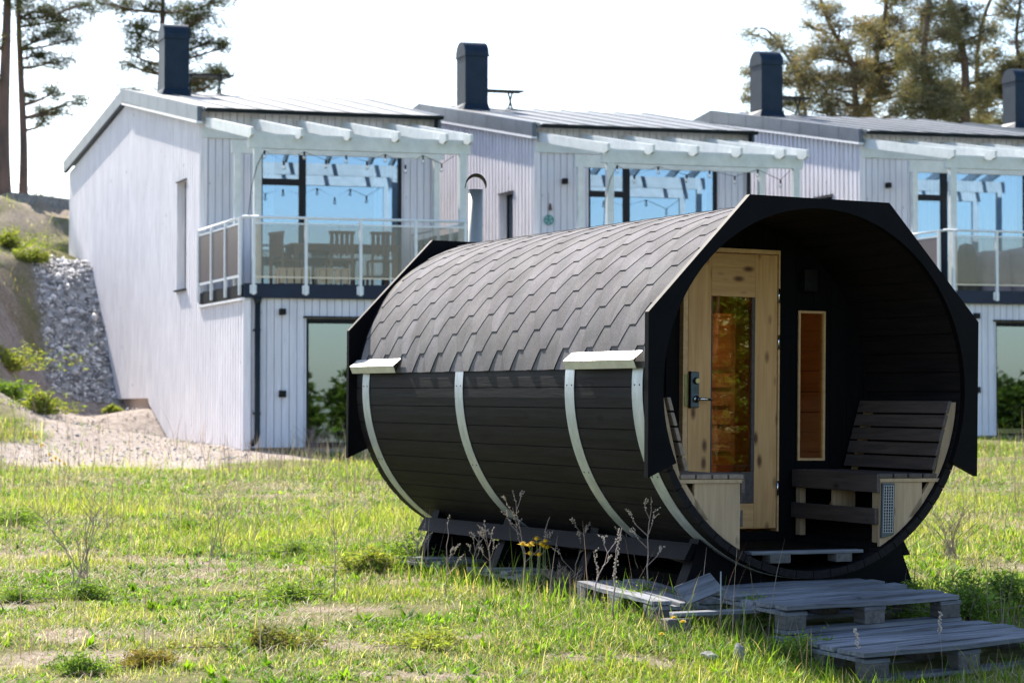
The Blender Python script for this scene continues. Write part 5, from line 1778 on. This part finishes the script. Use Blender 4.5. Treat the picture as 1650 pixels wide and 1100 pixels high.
for a in [(988, 1000, 150, 'pale dead stalk with a long seed spike before the sauna front', 1, 0, .08, True, .006),
          (1043, 985, 185, 'tall branching dead stalk before the front cradle', 2, 5, .04, False, .005),
          (1032, 960, 110, 'short branching dead stalk left of the tall one at the front cradle', 3, 4, -.25, False, .004),
          (848, 950, 160, 'branching dead stalk beside the yellow flowers', 4, 6, -.15, False, .005),
          (862, 945, 170, 'dead stalk leaning right over the yellow flowers', 5, 4, .35, False, .005),
          (790, 950, 110, 'reddish dead stalk left of the yellow flowers', 6, 5, -.1, False, .004),
          (720, 965, 135, 'thin dead stalk near the back end of the skirt board', 7, 3, .02, False, .004),
          (760, 940, 90, 'low tangled dead stalk under the middle of the sauna', 8, 6, .2, False, .004),
          (925, 955, 120, 'dead stalk with fine twigs midway between flowers and seed spike', 9, 6, .25, False, .004),
          (955, 990, 130, 'arching dead stalk just left of the pale seed spike', 10, 4, .35, False, .004),
          (668, 925, 80, 'dead stalk at the back corner of the sauna', 11, 5, .2, False, .004),
          (540, 962, 160, 'solitary tall thin dead stem left of the sauna', 12, 2, -.03, False, .004),
          (1514, 1055, 70, 'small pale seed spike rising through the lower step pallet weeds', 13, 0, .02, True, .0045),
          (1385, 1090, 75, 'small seed spike before the lower step pallet', 14, 0, -.1, True, .004),
          (1213, 955, 60, 'thin dead stem before the porch opening', 15, 1, 0, False, .003)]:
    stalk(*a)
def dry_bush(px, py, hpx, spread, label, seed, n=18):
    p = ground_at(px, py); d = p[1]; H = hpx * d / 3636
    r = random.Random(seed); m = MB()
    for i in range(n):
        a = r.uniform(0, 2 * PI); s = r.uniform(.05, 1) * spread * H; h = H * r.uniform(.5, 1)
        e = Vector((math.cos(a) * s, math.sin(a) * s * .6, h))
        q = Vector((e.x * .35, e.y * .35, h * .55))
        m.tube([(r.uniform(-.07, .07), r.uniform(-.07, .07), 0), q, e], [.0026, .002, .001], 4)
        for _ in range(3):
            t = r.uniform(.3, .9); b = q.lerp(e, t); l = H * r.uniform(.08, .2); a2 = r.uniform(0, 6.3)
            m.tube([b, b + Vector((math.cos(a2) * l, math.sin(a2) * l, l))], [.002, .0012], 3)
    o = m.build('dry_bush', M['stem'], None); o.location = (p[0], p[1], hz(p[0], p[1]))
    tag(o, label, 'dry plant')
for a in [(130, 955, 170, .45, 'wide spray of thin dead stems in the left meadow', 1, 15), (350, 900, 120, .5, 'spray of dead stems right of the round weed in the meadow', 2, 11), (1440, 915, 90, .8, 'tangle of dead twigs at the right side of the sauna', 3, 34),
          (1530, 900, 90, .8, 'second tangle of dead twigs farther right of the sauna', 4, 26), (900, 960, 50, 1.0, 'low tangle of dead twigs by the sauna skirt', 5, 30), (500, 730, 45, .9, 'dead brush before the lower window of the left house', 6, 34), (545, 728, 55, .7, 'dead brush beside the back frame of the sauna', 7, 30),
          (1625, 700, 50, .9, 'dead brush before the lower window of the right house', 8, 34)]:
    dry_bush(*a)

# flowers
def dandelion(x, y, h, label, group, seed, big=1.0):
    r = random.Random(seed)
    root = empty('dandelion', (x, y, hz(x, y)))
    m = MB(); top = Vector((r.uniform(-.1, .1) * h, r.uniform(-.1, .1) * h, h))
    m.tube([(0, 0, 0), Vector((top.x * .3, top.y * .3, h * .6)), top], [.003, .0025, .0025], 5); m.build('stem', M['grassstem'], root)
    m = MB()
    for ring, (rr, zz, n) in enumerate(((.021, .0, 18), (.015, .006, 14), (.008, .010, 9))):
        for i in range(n):
            a = 2 * PI * i / n + ring * .2; w_ = .0042 * big
            c, s = math.cos(a), math.sin(a); R_ = rr * big * r.uniform(.9, 1.1)
            p0 = top + Vector((0, 0, zz * big)); p1 = top + Vector((c * R_, s * R_, zz * big + .004))
            sd = Vector((-s, c, 0)) * w_ * .5
            m.add([p0 - sd * .4, p0 + sd * .4, p1 + sd, p1 - sd], [(0, 1, 2, 3)])
    m.sphere(top + Vector((0, 0, .004)), .009 * big, 8, 5, (1, 1, .8))
    m.build('flower_head', M['petal'], root)
    tag(root, label, 'flower', group)
M['grassstem'] = mat('green_stem', (.12, .17, .04), .6, (.18, .22, .06), 30)
for px, py, h, lab in ((1087, 1018, .07, 'left one of the two dandelions before the steps'), (1101, 1026, .07, 'right one of the two dandelions before the steps'), (1067, 1034, .03, 'low dandelion just below the pair before the steps'), (1204, 1010, .09, 'dandelion in the shade left of the upper step pallet')):
    p = ground_at(px, py); dandelion(p[0], p[1], h, lab, 'dandelions before the steps', int(px), 1.0)
p = ground_at(868, 955)
for i in range(10):
    r = random.Random(i + 5)
    dandelion(p[0] + r.uniform(-.11, .13), p[1] + r.uniform(-.08, .08), r.uniform(.22, .34), 'yellow flower in the dense bunch against the sauna skirt', 'yellow flowers bunched by the sauna skirt', i + 30, 1.5)
for i, (px, py) in enumerate(((58, 716), (66, 730), (78, 745), (90, 752), (96, 756), (104, 762), (84, 755), (70, 728))):
    p = ground_at(px, py + 6)
    dandelion(p[0], p[1], .16, 'one of the small yellow flowers beside the gravel path', 'yellow flowers beside the gravel path', i + 60, 2.2)

# shade herbs and long grass round the sauna (part of the uncounted growth)
x, y, r = scatter(34000, -2.6, 4.6, 10.3, 17.2, 91)
su, sv = s_local(x, y)
near = np.exp(-np.clip(np.abs(np.abs(su) - .95) - .1, 0, 9) ** 2 / .06) * ((sv > -.2) & (sv < 4.6)) + np.exp(-np.clip(-sv - .1, 0, 9) ** 2 / 2.2) * (sv < 0) * (su > -1.3) * .8
k = keep_mask(x, y) & (r.uniform(0, 1, len(x)) < near * (.3 + fbm(x, y, .4, 99)))
x, y = x[k], y[k]; n = len(x)
cols = palette(r, n, GREEN + [(.16, .24, .04), (.25, .31, .05)] + DRY[:1])
lg = blades('long_grass', x, y, .115 * r.gamma(5, .2, n), .009 * r.uniform(.5, 1.3, n), r.uniform(.1, .9, n), r.uniform(0, 2 * PI, n), cols, M['grass'], kind='stuff')
tag(lg, 'longer grass growing round the sauna and the pallets', 'grass')

# woodland in front of the houses, across the road, that the window panes mirror
r = np.random.default_rng(77)
wm = MB(); Cw = []; Tw = []
for i in range(78):
    if i < 18: x, y, h = 6.9 + i * .28 + r.uniform(-.5, .5), 10.3 - i * .28 + r.uniform(-.5, .5), r.uniform(2.3, 3.9)
    else: x, y, h = -25 + (i - 18) * 2.4, -58 + r.uniform(-8, 8), r.uniform(3.0, 6.0)
    z = hz(x, y)
    wm.tube([(x, y, z - .2), (x + r.uniform(-.3, .3), y, z + h * .5), (x, y, z + h * .95)], [.03 * h * .6, .02 * h * .6, .01], 6)
    k = 110 if i < 18 else 240
    c = r.normal(0, 1, (k, 3)); c /= np.linalg.norm(c, axis=1)[:, None]; c *= r.uniform(.3, 1, (k, 1)) ** .5
    rw = (.30, .50) if i < 18 else (.42, .46)
    c = c * (1 + .5 * np.sin(c[:, :1] * 5 + i) * np.sin(c[:, 1:2] * 4 + i * 2) * np.sin(c[:, 2:] * 5))
    Cw.append(np.array([x, y, z + h * .52]) + c * np.array([h * rw[0], h * rw[0], h * rw[1]])); Tw += [i < 18] * k
wm.build('wood_trunks', M['bark']); bpy.data.objects['wood_trunks']['kind'] = 'stuff'; bpy.data.objects['wood_trunks']['label'] = 'trunks of the wood across the field behind the viewer'
Cw = np.concatenate(Cw); near_ = np.array(Tw)
for nm_, sel, q1, q2, q3, q4_, lb in (('bushes', near_, .05, 40, .10, .045, 'row of bushes at the right of the viewer, mirrored in the sauna door'), ('woodland', ~near_, .16, 22, .34, .2, 'wood across the field, seen only as a reflection in the windows')):
    V = sprays(Cw[sel], q1, q2, q3, q4_, r)
    ct = np.repeat(np.repeat(palette(r, int(sel.sum()), [(.10, .16, .02), (.14, .21, .025), (.07, .11, .02)]), q2, 0), 3, 0)
    o = np_mesh(nm_, V.reshape(-1, 3), np.arange(len(V) * 3), np.full(len(V), 3), M['needles'], ct, 'stuff')
    tag(o, lb, 'wood')
# low dark wall on the skyline
p0 = at(20, 318, 58); p1 = at(112, 318, 63)
m = MB(); a = Vector((p0[0], p0[1], hz(p0[0], p0[1]) - .3)); b = Vector((p1[0] + .5, p1[1], hz(p1[0], p1[1]) - .3))
m.bar(a + Vector((0, 0, .35)), b + Vector((0, 0, .35)), .3, .5)
o = m.build('low_wall', M['rock'], None); tag(o, 'low dark wall on top of the bank between the pines and the left house', 'wall')
